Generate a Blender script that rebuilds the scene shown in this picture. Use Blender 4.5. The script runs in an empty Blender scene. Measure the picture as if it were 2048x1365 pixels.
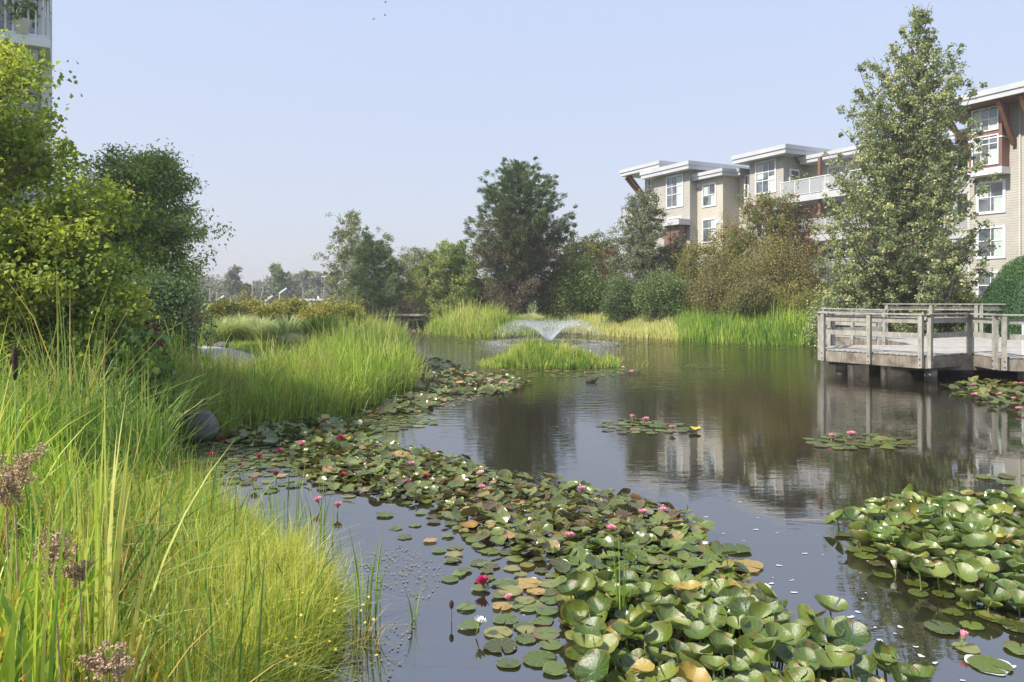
import bpy, math, numpy as np
from math import radians, sin, cos, pi
from mathutils import Vector, Matrix, noise as mnoise

C = bpy.context.scene.collection
rng = np.random.default_rng(7)

# ------------------------------------------------------------------ camera, sky, sun, exposure
CAMH, FPX, HOR, CX = 2.4, 1500.0, 595.0, 1024.0
cam_d = bpy.data.cameras.new("camera"); cam = bpy.data.objects.new("camera", cam_d); C.objects.link(cam)
cam.location = (0, 0, CAMH); cam.rotation_euler = (radians(90), 0, 0)
cam_d.sensor_width = 36; cam_d.lens = FPX / 2048 * 36
cam_d.shift_y = (HOR - 682.5) / 2048
cam_d.clip_end = 5000; cam_d.clip_start = 0.05
bpy.context.scene.camera = cam

SUN_AZ = Vector((-0.88, -0.475)).normalized(); SUN_EL = radians(47)
sd = Vector((SUN_AZ.x * cos(SUN_EL), SUN_AZ.y * cos(SUN_EL), sin(SUN_EL)))
sun_d = bpy.data.lights.new("sun", 'SUN'); sun_d.energy = 4.4; sun_d.angle = radians(0.9); sun_d.color = (1, 0.93, 0.82)
sun = bpy.data.objects.new("sun", sun_d); C.objects.link(sun); sun.location = (-20, 5, 30)
sun.rotation_euler = sd.to_track_quat('Z', 'Y').to_euler()

w = bpy.data.worlds.new("World"); bpy.context.scene.world = w; w.use_nodes = True
nt = w.node_tree; nt.nodes.clear()
sky = nt.nodes.new('ShaderNodeTexSky'); sky.sky_type = 'NISHITA'; sky.sun_disc = False
sky.sun_elevation = SUN_EL; sky.sun_rotation = math.atan2(SUN_AZ.x, SUN_AZ.y)
sky.air_density = 1.0; sky.dust_density = 2.0; sky.ozone_density = 2.0
mixn = nt.nodes.new('ShaderNodeMix'); mixn.data_type = 'RGBA'
mixn.inputs['Factor'].default_value = 0.62
wtc = nt.nodes.new('ShaderNodeTexCoord'); wsp = nt.nodes.new('ShaderNodeSeparateXYZ'); nt.links.new(wtc.outputs['Generated'], wsp.inputs[0])
wr = nt.nodes.new('ShaderNodeValToRGB'); nt.links.new(wsp.outputs['Z'], wr.inputs[0])   # smoky haze, whiter towards the horizon
wr.color_ramp.elements[0].color = (.63, .63, .69, 1); wr.color_ramp.elements[1].color = (.58, .69, .95, 1); wr.color_ramp.elements[1].position = .5
wmul = nt.nodes.new('ShaderNodeVectorMath'); wmul.operation = 'SCALE'; wmul.inputs['Scale'].default_value = 10.3; nt.links.new(wr.outputs[0], wmul.inputs[0]); nt.links.new(wmul.outputs[0], mixn.inputs['B'])
bg = nt.nodes.new('ShaderNodeBackground'); bg.inputs['Strength'].default_value = 0.091
wo = nt.nodes.new('ShaderNodeOutputWorld')
nt.links.new(sky.outputs[0], mixn.inputs['A']); nt.links.new(mixn.outputs['Result'], bg.inputs['Color'])
nt.links.new(bg.outputs[0], wo.inputs['Surface'])

vs = bpy.context.scene.view_settings
vs.view_transform = 'Standard'; vs.look = 'None'; vs.gamma = 1; vs.exposure = 0.6
cy = bpy.context.scene.cycles
cy.max_bounces = 6; cy.diffuse_bounces = 4; cy.glossy_bounces = 3; cy.transmission_bounces = 3
cy.transparent_max_bounces = 8; cy.volume_bounces = 0; cy.caustics_reflective = False; cy.caustics_refractive = False
cy.use_denoising = True

# ------------------------------------------------------------------ helpers
def P(px, py, d):
    return np.array([(px - CX) / FPX * d, d, CAMH + (HOR - py) / FPX * d])
def W(px, py):
    d = CAMH * FPX / (py - HOR)
    return ((px - CX) / FPX * d, d)
def tag(o, label=None, cat=None, group=None, kind=None):
    if label: o['label'] = label
    if cat: o['category'] = cat
    if group: o['group'] = group
    if kind: o['kind'] = kind
    return o
def empty(name, loc=(0, 0, 0), rz=0):
    o = bpy.data.objects.new(name, None); C.objects.link(o); o.location = loc; o.rotation_euler = (0, 0, rz)
    o.empty_display_size = 0.2
    return o
def mk(name, V, Fs, mat=None, parent=None, attrs=None, smooth=False, local=None):
    """V (n,3); Fs list of int arrays (m,k); attrs dict name->(n,) float point attributes. local: subtract origin"""
    V = np.asarray(V, dtype=np.float32).reshape(-1, 3)
    if local is not None: V = V - np.asarray(local, dtype=np.float32)
    me = bpy.data.meshes.new(name)
    if isinstance(Fs, np.ndarray): Fs = [Fs]
    Fs = [np.asarray(f, dtype=np.int32) for f in Fs if len(f)]
    loops = np.concatenate([f.ravel() for f in Fs]); tot = np.concatenate([np.full(len(f), f.shape[1], np.int32) for f in Fs])
    start = np.concatenate([[0], np.cumsum(tot)[:-1]]).astype(np.int32)
    me.vertices.add(len(V)); me.vertices.foreach_set('co', V.ravel())
    me.loops.add(len(loops)); me.loops.foreach_set('vertex_index', loops)
    me.polygons.add(len(tot)); me.polygons.foreach_set('loop_start', start); me.polygons.foreach_set('loop_total', tot)
    me.polygons.foreach_set('use_smooth', np.full(len(tot), bool(smooth)))
    for k, a in (attrs or {}).items():
        at = me.attributes.new(k, 'FLOAT', 'POINT'); at.data.foreach_set('value', np.asarray(a, dtype=np.float32))
    me.update(calc_edges=True); me.validate()
    o = bpy.data.objects.new(name, me); C.objects.link(o)
    if mat is not None:
        for m_ in (mat if isinstance(mat, (list, tuple)) else [mat]): me.materials.append(m_)
    if local is not None and parent is None: o.location = local
    if parent is not None: o.parent = parent
    return o
class MB:
    """collects boxes, bars and tubes into one mesh"""
    def __init__(s): s.V = []; s.Q = []; s.T = []; s.n = 0
    def add(s, V, Q=(), T=()):
        V = np.asarray(V, float); s.V.append(V)
        if len(Q): s.Q.append(np.asarray(Q) + s.n)
        if len(T): s.T.append(np.asarray(T) + s.n)
        s.n += len(V); return s
    def frame_box(s, o, a, b, c):
        """box with corner o and edge vectors a,b,c"""
        o, a, b, c = (np.asarray(v, float) for v in (o, a, b, c))
        if np.dot(np.cross(a, b), c) < 0: a, b = b, a
        V = [o, o + a, o + a + b, o + b, o + c, o + a + c, o + a + b + c, o + b + c]
        return s.add(V, [[0, 3, 2, 1], [4, 5, 6, 7], [0, 1, 5, 4], [1, 2, 6, 5], [2, 3, 7, 6], [3, 0, 4, 7]])
    def box(s, x0, x1, y0, y1, z0, z1):
        return s.frame_box((x0, y0, z0), (x1 - x0, 0, 0), (0, y1 - y0, 0), (0, 0, z1 - z0))
    def bar(s, p, q, wd, ht, up=(0, 0, 1)):
        """rectangular bar from p to q centred on the line"""
        p, q, up = (np.asarray(v, float) for v in (p, q, up)); d = q - p; L = np.linalg.norm(d); d = d / L
        if abs(np.dot(d, up)) > 0.95: up = np.array([1.0, 0, 0])
        sd_ = np.cross(d, up); sd_ /= np.linalg.norm(sd_); u2 = np.cross(sd_, d)
        return s.frame_box(p - sd_ * wd / 2 - u2 * ht / 2, sd_ * wd, u2 * ht, d * L)
    def tube(s, pts, rad, n=6, cap=True):
        pts = np.asarray(pts, float); m = len(pts); rad = np.broadcast_to(rad, (m,))
        tg = np.gradient(pts, axis=0); tg /= np.linalg.norm(tg, axis=1)[:, None] + 1e-9
        ref = np.where(np.abs(tg[:, 2:3]) > 0.9, [[1.0, 0, 0]], [[0, 0, 1.0]])
        a = np.cross(tg, ref); a /= np.linalg.norm(a, axis=1)[:, None] + 1e-9; b = np.cross(tg, a)
        for i in range(1, m):
            if np.dot(a[i], a[i - 1]) < 0: a[i] *= -1; b[i] *= -1
        th = np.arange(n) * 2 * pi / n
        V = pts[:, None, :] + rad[:, None, None] * (a[:, None, :] * np.cos(th)[None, :, None] + b[:, None, :] * np.sin(th)[None, :, None])
        V = V.reshape(-1, 3); i = np.arange(m - 1)[:, None] * n; j = np.arange(n)[None, :]; k = (j + 1) % n
        Q = np.stack([i + j, i + k, i + n + k, i + n + j], -1).reshape(-1, 4)
        T = []
        if cap:
            V = np.vstack([V, pts[:1], pts[-1:]])
            for jj in range(n):
                T.append([m * n, (jj + 1) % n, jj]); T.append([m * n + 1, (m - 1) * n + jj, (m - 1) * n + (jj + 1) % n])
        return s.add(V, Q, T)
    def build(s, name, mat, parent=None, smooth=False, local=None, attrs=None):
        V = np.vstack(s.V); Fs = []
        if s.Q: Fs.append(np.vstack(s.Q))
        if s.T: Fs.append(np.vstack(s.T))
        return mk(name, V, Fs, mat, parent, attrs, smooth, local)
def blob(center, rad, nu=16, nv=12, noise=0.15, seed=0, freq=1.5):
    th = np.linspace(0, 2 * pi, nu, endpoint=False); ph = np.linspace(0.0, pi, nv)
    V = []
    for p in ph:
        for t in th:
            d = Vector((sin(p) * cos(t), sin(p) * sin(t), cos(p)))
            r = 1 + noise * (mnoise.noise(d * freq + Vector((seed * 7.1, 0, 0))) * 1.6 + 0.4 * mnoise.noise(d * freq * 3 + Vector((0, seed * 3.3, 0))))
            V.append([center[0] + d.x * rad[0] * r, center[1] + d.y * rad[1] * r, center[2] + d.z * rad[2] * r])
    Q = []
    for i in range(nv - 1):
        for j in range(nu):
            Q.append([i * nu + j, (i + 1) * nu + j, (i + 1) * nu + (j + 1) % nu, i * nu + (j + 1) % nu])
    return np.array(V), np.array(Q)

# ------------------------------------------------------------------ materials
def newmat(name):
    m = bpy.data.materials.new(name); m.use_nodes = True; n = m.node_tree; b = n.nodes['Principled BSDF']
    return m, n, b
def ramp(n, cols, interp='LINEAR', pos=None):
    r = n.nodes.new('ShaderNodeValToRGB'); e = r.color_ramp; e.interpolation = interp
    k = len(cols); pos = pos or [i / (k - 1) for i in range(k)]
    while len(e.elements) < k: e.elements.new(0.5)
    for i in range(k): e.elements[i].position = pos[i]; e.elements[i].color = (*cols[i], 1)
    return r
def noise_tex(n, scale, detail=4, coord='Object', stretch=None, rough=0.55):
    tc = n.nodes.new('ShaderNodeTexCoord'); t = n.nodes.new('ShaderNodeTexNoise')
    t.inputs['Scale'].default_value = scale; t.inputs['Detail'].default_value = detail; t.inputs['Roughness'].default_value = rough
    if stretch:
        mp = n.nodes.new('ShaderNodeMapping'); mp.inputs['Scale'].default_value = stretch
        n.links.new(tc.outputs[coord], mp.inputs[0]); n.links.new(mp.outputs[0], t.inputs['Vector'])
    else: n.links.new(tc.outputs[coord], t.inputs['Vector'])
    return t
def simple(name, cols, scale=3, rough=0.7, bump=0.0, bscale=20, stretch=None, metallic=0, spec=0.5):
    m, n, b = newmat(name)
    t = noise_tex(n, scale, stretch=stretch); r = ramp(n, cols, pos=[0.3 + 0.4 * i / (len(cols) - 1) for i in range(len(cols))])
    n.links.new(t.outputs['Fac'], r.inputs[0]); n.links.new(r.outputs[0], b.inputs['Base Color'])
    b.inputs['Roughness'].default_value = rough; b.inputs['Metallic'].default_value = metallic
    b.inputs['Specular IOR Level'].default_value = spec
    if bump:
        t2 = noise_tex(n, bscale, stretch=stretch); bp = n.nodes.new('ShaderNodeBump'); bp.inputs['Strength'].default_value = bump
        bp.inputs['Distance'].default_value = 0.02
        n.links.new(t2.outputs['Fac'], bp.inputs['Height']); n.links.new(bp.outputs[0], b.inputs['Normal'])
    return m
def leafmat(name, cols, trans=0.35, rough=0.5, spec=0.35, tcol=(1.25, 1.3, 0.7), interp='LINEAR'):
    m, n, b = newmat(name)
    a = n.nodes.new('ShaderNodeAttribute'); a.attribute_name = 'rnd'
    r = ramp(n, [tuple(min(.62, v * k_) for v, k_ in zip(c, (2.35, 2.05, 2.1))) for c in cols], interp); n.links.new(a.outputs['Fac'], r.inputs[0])
    n.links.new(r.outputs[0], b.inputs['Base Color']); b.inputs['Roughness'].default_value = rough
    b.inputs['Specular IOR Level'].default_value = spec
    if trans:
        tr = n.nodes.new('ShaderNodeBsdfTranslucent'); mx = n.nodes.new('ShaderNodeMix'); mx.data_type = 'RGBA'; mx.blend_type = 'MULTIPLY'
        mx.inputs['Factor'].default_value = 1; mx.inputs['B'].default_value = (*tcol, 1)
        n.links.new(r.outputs[0], mx.inputs['A']); n.links.new(mx.outputs['Result'], tr.inputs['Color'])
        ms = n.nodes.new('ShaderNodeMixShader'); ms.inputs[0].default_value = trans
        n.links.new(b.outputs[0], ms.inputs[1]); n.links.new(tr.outputs[0], ms.inputs[2])
        n.links.new(ms.outputs[0], n.nodes['Material Output'].inputs['Surface'])
    return m
bark = simple('bark', [(0.09, 0.07, 0.055), (0.2, 0.17, 0.14)], 6, 0.9, 0.6, 14, (1, 1, 0.3))
darkbark = simple('dark_bark', [(0.05, 0.038, 0.03), (0.12, 0.095, 0.075)], 6, 0.9, 0.6, 14, (1, 1, 0.3))
palebark = simple('pale_bark', [(0.2, 0.19, 0.17), (0.42, 0.4, 0.37)], 5, 0.85, 0.3, 10)
L_maple = leafmat('maple_leaves', [(0.045, 0.09, 0.02), (0.1, 0.155, 0.03), (0.19, 0.25, 0.04), (0.33, 0.36, 0.06)], 0.5, tcol=(1.15, 1.15, .75))
L_acacia = leafmat('feathery_leaves', [(0.055, 0.095, 0.026), (0.1, 0.155, 0.04), (0.17, 0.23, 0.06)], 0.45)
L_hedge = leafmat('bluish_leaves', [(0.03, 0.065, 0.03), (0.055, 0.1, 0.045), (0.1, 0.15, 0.065)], 0.3)
L_red = leafmat('dark_red_leaves', [(0.035, 0.012, 0.016), (0.07, 0.02, 0.025), (0.12, 0.05, 0.05)], 0.2, tcol=(1.3, .6, .6))
L_broad = leafmat('broad_leaves', [(0.045, 0.1, 0.03), (0.085, 0.15, 0.04), (0.16, 0.22, 0.05)], 0.35)
L_pine = leafmat('pine_needles', [(0.035, 0.065, 0.035), (0.07, 0.11, 0.05), (0.12, 0.155, 0.075)], 0.15)
L_twig = leafmat('dead_twigs', [(0.035, 0.032, 0.02), (0.065, 0.057, 0.036), (0.1, 0.09, 0.055)], 0.0, tcol=(1, 1, 1))
L_cotton = leafmat('cottonwood_leaves', [(0.045, 0.075, 0.035), (0.08, 0.12, 0.05), (0.15, 0.19, 0.085), (0.26, 0.28, 0.14)], 0.3, rough=0.42, spec=0.6)
L_olive = leafmat('olive_leaves', [(0.05, 0.072, 0.018), (0.1, 0.115, 0.028), (0.17, 0.165, 0.04)], 0.3)
L_brown = leafmat('browning_leaves', [(0.05, 0.07, 0.024), (0.09, 0.1, 0.035), (0.135, 0.115, 0.055), (0.13, 0.16, 0.045)], 0.3)
L_green = leafmat('shrub_leaves', [(0.035, 0.065, 0.026), (0.07, 0.11, 0.04), (0.125, 0.17, 0.06)], 0.3)
L_grey = leafmat('grey_green_leaves', [(0.055, 0.075, 0.045), (0.11, 0.135, 0.075), (0.18, 0.2, 0.11)], 0.3)
L_far = leafmat('haze_paled_leaves', [(0.08, 0.1, 0.075), (0.105, 0.125, 0.095), (0.13, 0.15, 0.11)], 0.3)  # distance haze put into the leaf colour, paler than the nearer foliage
L_lime = leafmat('lime_leaves', [(0.06, 0.095, 0.026), (0.11, 0.16, 0.045), (0.19, 0.235, 0.07)], 0.35)
L_yellow = leafmat('yellowing_leaves', [(0.08, 0.1, 0.022), (0.15, 0.16, 0.034), (0.24, 0.22, 0.05)], 0.3)
L_rust = leafmat('rusty_leaves', [(0.05, 0.045, 0.022), (0.1, 0.062, 0.035), (0.17, 0.08, 0.05)], 0.25, tcol=(1.2, .9, .6))
L_yew = leafmat('yew_leaves', [(0.016, 0.045, 0.018), (0.03, 0.075, 0.025), (0.06, 0.11, 0.03)], 0.12)
L_berry = simple('berries', [(0.22, 0.04, 0.02), (0.36, 0.07, 0.03)], 12, 0.4)
G_fine = leafmat('fine_grass', [(0.07, 0.13, 0.02), (0.15, 0.23, 0.03), (0.26, 0.33, 0.05), (0.36, 0.34, 0.1)], 0.4, tcol=(1.15, 1.15, .7))
G_reed = leafmat('reed_blades', [(0.04, 0.1, 0.02), (0.09, 0.18, 0.03), (0.2, 0.3, 0.04), (0.33, 0.3, 0.09)], 0.4, rough=0.4, tcol=(1.15, 1.15, .7))
G_dark = leafmat('dark_reed_blades', [(0.035, 0.085, 0.02), (0.07, 0.14, 0.03), (0.13, 0.2, 0.045), (0.24, 0.2, 0.09)], 0.35, rough=0.45)
G_far = leafmat('far_reed_blades', [(0.05, 0.11, 0.025), (0.11, 0.19, 0.035), (0.22, 0.28, 0.06), (0.3, 0.26, 0.11)], 0.35)
G_straw = leafmat('straw_grass', [(0.28, 0.27, 0.08), (0.42, 0.4, 0.13), (0.5, 0.45, 0.18)], 0.35)
G_blue = leafmat('blue_green_grass', [(0.06, 0.11, 0.05), (0.14, 0.2, 0.09), (0.27, 0.31, 0.15), (0.42, 0.42, 0.26)], 0.35)
M_cattail = simple('cattail_brown', [(0.03, 0.016, 0.01), (0.06, 0.03, 0.018)], 20, 0.95)
M_stalk = simple('plant_stalk', [(0.12, 0.18, 0.03), (0.2, 0.24, 0.06)], 6, 0.6)
M_dry = simple('dry_seed_head', [(0.34, 0.23, 0.14), (0.55, 0.4, 0.27)], 30, 0.95)
M_rock = simple('boulder_stone', [(0.07, 0.067, 0.062), (0.2, 0.19, 0.175)], 4, 0.85, 0.8, 12)
M_moss = simple('moss', [(0.09, 0.09, 0.02), (0.2, 0.17, 0.04)], 20, 0.95, 0.8, 60)
M_white = simple('white_trim', [(0.66, 0.67, 0.7), (0.76, 0.77, 0.79)], 2, 0.5)
M_conc = simple('concrete', [(0.22, 0.22, 0.2), (0.36, 0.35, 0.32)], 4, 0.9, 0.4, 30)
M_gravel = simple('gravel', [(0.3, 0.29, 0.29), (0.46, 0.44, 0.42)], 12, 0.95, 0.5, 60)
M_tan = simple('tan_gravel', [(0.4, 0.36, 0.28), (0.52, 0.47, 0.38)], 8, 0.95, 0.4, 60)
M_bwood = simple('brown_timber', [(0.17, 0.075, 0.045), (0.24, 0.115, 0.07)], 5, 0.6, 0.2, 20, (1, 1, 0.2))
M_red = simple('brown_panel', [(0.2, 0.1, 0.075), (0.24, 0.125, 0.095)], 1.5, 0.55)
M_stucco = simple('cream_stucco', [(0.48, 0.44, 0.37), (0.55, 0.51, 0.43)], 0.8, 0.85, 0.2, 60)
M_roofedge = simple('pale_metal_fascia', [(0.46, 0.47, 0.49), (0.53, 0.54, 0.56)], 1.0, 0.45)

def siding(name, c0, c1, period=0.15):
    m, n, b = newmat(name)
    tc = n.nodes.new('ShaderNodeTexCoord'); sp = n.nodes.new('ShaderNodeSeparateXYZ'); n.links.new(tc.outputs['Object'], sp.inputs[0])
    dv = n.nodes.new('ShaderNodeMath'); dv.operation = 'DIVIDE'; dv.inputs[1].default_value = period; n.links.new(sp.outputs['Z'], dv.inputs[0])
    fr = n.nodes.new('ShaderNodeMath'); fr.operation = 'FRACT'; n.links.new(dv.outputs[0], fr.inputs[0])
    rr = ramp(n, [(0, 0, 0), (1, 1, 1), (1, 1, 1)], pos=[0, 0.16, 1]); n.links.new(fr.outputs[0], rr.inputs[0])
    t = noise_tex(n, 1.2); r = ramp(n, [c0, c1], pos=[.35, .65]); n.links.new(t.outputs['Fac'], r.inputs[0])
    n.links.new(r.outputs[0], b.inputs['Base Color']); b.inputs['Roughness'].default_value = 0.6
    bp = n.nodes.new('ShaderNodeBump'); bp.inputs['Strength'].default_value = 1; bp.inputs['Distance'].default_value = 0.03
    iv = n.nodes.new('ShaderNodeMath'); iv.operation = 'SUBTRACT'; iv.inputs[0].default_value = 1; n.links.new(fr.outputs[0], iv.inputs[1])
    n.links.new(iv.outputs[0], bp.inputs['Height']); n.links.new(bp.outputs[0], b.inputs['Normal'])
    mx = n.nodes.new('ShaderNodeMix'); mx.data_type = 'RGBA'; mx.blend_type = 'MULTIPLY'; mx.inputs['Factor'].default_value = 0.45
    n.links.new(r.outputs[0], mx.inputs['A']); n.links.new(rr.outputs[0], mx.inputs['B']); n.links.new(mx.outputs['Result'], b.inputs['Base Color'])
    return m
M_side = siding('tan_lap_siding', (0.36, 0.34, 0.3), (0.41, 0.39, 0.345))
M_side2 = siding('cream_lap_siding', (0.46, 0.43, 0.37), (0.52, 0.485, 0.42))
M_blue = siding('pale_blue_siding', (0.4, 0.44, 0.5), (0.47, 0.5, 0.56), 0.14)
def glassmat(name, c0, c1, rough=0.05):
    m, n, b = newmat(name)
    t = noise_tex(n, 1.3); r = ramp(n, [c0, c1], pos=[.4, .6]); n.links.new(t.outputs['Fac'], r.inputs[0])
    n.links.new(r.outputs[0], b.inputs['Base Color']); b.inputs['Roughness'].default_value = rough; b.inputs['IOR'].default_value = 1.9
    return m
M_glass = glassmat('window_glass', (0.05, 0.06, 0.07), (0.16, 0.19, 0.2))
M_curt = simple('curtain', [(0.42, 0.48, 0.47), (0.55, 0.6, 0.58)], 5, 0.8, stretch=(8, 8, 0.3))
m, n, b = newmat('balcony_glass'); M_bglass = m
b.inputs['Base Color'].default_value = (0.5, 0.52, 0.54, 1); b.inputs['Roughness'].default_value = 0.1; b.inputs['Alpha'].default_value = 0.55
# weathered deck wood
def woodmat(name, c, board=None):
    m, n, b = newmat(name)
    t = noise_tex(n, 3, 6, stretch=(1, 1, 1)); t2 = noise_tex(n, 26, 5, stretch=(0.25, 1, 1) if board else (1, 1, .15))
    r = ramp(n, c, pos=[.3, .5, .72]); n.links.new(t.outputs['Fac'], r.inputs[0])
    r2 = ramp(n, [(0.62, 0.6, 0.57), (1, 1, 1)], pos=[.35, .6]); n.links.new(t2.outputs['Fac'], r2.inputs[0])
    mx = n.nodes.new('ShaderNodeMix'); mx.data_type = 'RGBA'; mx.blend_type = 'MULTIPLY'; mx.inputs['Factor'].default_value = 0.8
    n.links.new(r.outputs[0], mx.inputs['A']); n.links.new(r2.outputs[0], mx.inputs['B'])
    n.links.new(mx.outputs['Result'], b.inputs['Base Color']); b.inputs['Roughness'].default_value = 0.85
    bp = n.nodes.new('ShaderNodeBump'); bp.inputs['Strength'].default_value = 0.5; bp.inputs['Distance'].default_value = 0.01
    n.links.new(t2.outputs['Fac'], bp.inputs['Height']); n.links.new(bp.outputs[0], b.inputs['Normal'])
    return m
M_wood = woodmat('weathered_rail_wood', [(0.28, 0.265, 0.23), (0.4, 0.385, 0.34), (0.47, 0.47, 0.41)])
M_fascia = woodmat('weathered_fascia_wood', [(0.14, 0.115, 0.09), (0.26, 0.225, 0.18), (0.36, 0.33, 0.27)])
M_floorw = woodmat('weathered_deck_boards', [(0.37, 0.355, 0.32), (0.46, 0.44, 0.4), (0.52, 0.5, 0.46)], True)
M_dwood = woodmat('dark_bridge_wood', [(0.06, 0.05, 0.042), (0.11, 0.09, 0.075), (0.16, 0.14, 0.12)])

# ------------------------------------------------------------------ pond outline and ground
shoreL = [(-1.5, 3.8), (-1.5, 4.5), (-1.45, 5.2), (-1.5, 5.75), (-1.9, 6.3), (-2.6, 7.2), (-3.5, 8.3), (-4.7, 9.5), (-5.25, 11.0)] + [W(*p) for p in [(400, 872), (520, 853), (640, 836), (740, 808), (800, 782), (800, 740), (793, 700), (775, 680), (748, 664), (740, 653)]]
shoreR = [W(*p) for p in [(880, 652), (868, 668), (960, 676), (1050, 674), (1130, 668), (1200, 671), (1300, 677), (1400, 684), (1560, 690), (1660, 694)]]
pond = [(-1.0, -4)] + shoreL + [(-13.0, 76), (-12, 95), (-7, 95), (-8.0, 76)] + shoreR + [(20, 34.5), (25, 30), (27, 15), (26, -4)]
pond = np.array(pond)
def sdf(X, Y):
    """+ outside the pond (land), - inside"""
    X = np.asarray(X, float); Y = np.asarray(Y, float); D = np.full(X.shape, 1e9); ins = np.zeros(X.shape, bool)
    n_ = len(pond)
    for i in range(n_):
        a = pond[i]; b_ = pond[(i + 1) % n_]; e = b_ - a
        wx = X - a[0]; wy = Y - a[1]; t = np.clip((wx * e[0] + wy * e[1]) / (e @ e), 0, 1)
        D = np.minimum(D, (wx - e[0] * t) ** 2 + (wy - e[1] * t) ** 2)
        c = ((a[1] > Y) != (b_[1] > Y)) & (X < (b_[0] - a[0]) * (Y - a[1]) / (b_[1] - a[1] + 1e-12) + a[0])
        ins ^= c
    D = np.sqrt(D)
    return np.where(ins, -D, D)
ISL = (1.3, 26.3)
def ss(a, b_, x):
    t = np.clip((x - a) / (b_ - a), 0, 1); return t * t * (3 - 2 * t)
def gh(X, Y):
    X = np.asarray(X, float); Y = np.asarray(Y, float)
    s = sdf(X, Y)
    top = 0.28 + 0.27 * ss(8, 15, Y) + 0.25 * ss(30, 36, Y)
    z = -0.7 + 0.75 * ss(-1.2, 0.05, s) + top * ss(0.0, 2.6, s) + 0.35 * ss(6, 20, s) * ss(20, 40, Y)
    e = np.sqrt(((X - ISL[0]) / 2.6) ** 2 + ((Y - ISL[1]) / 1.0) ** 2)
    return np.maximum(z, -0.7 + 0.98 * ss(1.25, 0.3, e))
def axis(lo, hi, dn, far0, far1, k):
    a = np.arange(lo, hi, dn); l = lo - (np.geomspace(1, far0, k) - 1)[1:][::-1] - 0.0; r = hi + (np.geomspace(1, far1, k) - 1)
    return np.concatenate([l, a, r])
gx = axis(-18, 32, 0.25, 900, 900, 26); gy = axis(-4, 82, 0.3, 200, 1800, 26)
GX, GY = np.meshgrid(gx, gy); GZ = gh(GX, GY)
nx_, ny_ = len(gx), len(gy); ii = np.arange(ny_ - 1)[:, None] * nx_; jj = np.arange(nx_ - 1)[None, :]
Q = np.stack([ii + jj, ii + jj + 1, ii + nx_ + jj + 1, ii + nx_ + jj], -1).reshape(-1, 4)
m, n, b = newmat('lawn_and_mud')
t = noise_tex(n, 0.35, 6); t2 = noise_tex(n, 9, 5)
r = ramp(n, [(0.07, 0.11, 0.02), (0.16, 0.2, 0.035), (0.24, 0.26, 0.06)], pos=[.35, .5, .68]); n.links.new(t.outputs['Fac'], r.inputs[0])
r2 = ramp(n, [(0.55, 0.55, 0.5), (1.15, 1.15, 1.1)], pos=[.3, .7]); n.links.new(t2.outputs['Fac'], r2.inputs[0])
mx = n.nodes.new('ShaderNodeMix'); mx.data_type = 'RGBA'; mx.blend_type = 'MULTIPLY'; mx.inputs['Factor'].default_value = 1
n.links.new(r.outputs[0], mx.inputs['A']); n.links.new(r2.outputs[0], mx.inputs['B'])
geo = n.nodes.new('ShaderNodeNewGeometry'); sp = n.nodes.new('ShaderNodeSeparateXYZ'); n.links.new(geo.outputs['Position'], sp.inputs[0])
mr = n.nodes.new('ShaderNodeMapRange'); mr.inputs['From Min'].default_value = 0.05; mr.inputs['From Max'].default_value = 0.45; n.links.new(sp.outputs['Z'], mr.inputs['Value'])
mm = n.nodes.new('ShaderNodeMix'); mm.data_type = 'RGBA'; mm.inputs['A'].default_value = (0.035, 0.028, 0.018, 1)
n.links.new(mr.outputs[0], mm.inputs['Factor']); n.links.new(mx.outputs['Result'], mm.inputs['B']); n.links.new(mm.outputs['Result'], b.inputs['Base Color'])
b.inputs['Roughness'].default_value = 0.95
bp = n.nodes.new('ShaderNodeBump'); bp.inputs['Strength'].default_value = 0.6; bp.inputs['Distance'].default_value = 0.05
n.links.new(t2.outputs['Fac'], bp.inputs['Height']); n.links.new(bp.outputs[0], b.inputs['Normal'])
g = mk('ground', np.stack([GX, GY, GZ], -1), Q, m, smooth=True); tag(g, kind='structure')

# water
FOUNT = (1.93, 39.2)
m, n, b = newmat('pond_water')
b.inputs['Base Color'].default_value = (0.02, 0.017, 0.01, 1); b.inputs['IOR'].default_value = 3.6; b.inputs['Roughness'].default_value = 0.01
tc = n.nodes.new('ShaderNodeTexCoord')
def wave(scale, st, detail):
    mp = n.nodes.new('ShaderNodeMapping'); mp.inputs['Scale'].default_value = st; t = n.nodes.new('ShaderNodeTexNoise')
    t.inputs['Scale'].default_value = scale; t.inputs['Detail'].default_value = detail
    n.links.new(tc.outputs['Object'], mp.inputs[0]); n.links.new(mp.outputs[0], t.inputs['Vector']); return t
wa = wave(3.2, (0.55, 1.7, 1), 3); wb = wave(10, (0.6, 1.5, 1), 3); wc = wave(0.14, (1, 1, 1), 3)
vd = n.nodes.new('ShaderNodeVectorMath'); vd.operation = 'DISTANCE'; vd.inputs[1].default_value = (FOUNT[0] - 1, FOUNT[1] - 3, 0); n.links.new(tc.outputs['Object'], vd.inputs[0])
mr = n.nodes.new('ShaderNodeMapRange'); mr.interpolation_type = 'SMOOTHSTEP'; mr.inputs['From Min'].default_value = 22; mr.inputs['From Max'].default_value = 4
mr.inputs['To Min'].default_value = 0.0; mr.inputs['To Max'].default_value = 1.0; n.links.new(vd.outputs['Value'], mr.inputs['Value'])
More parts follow.
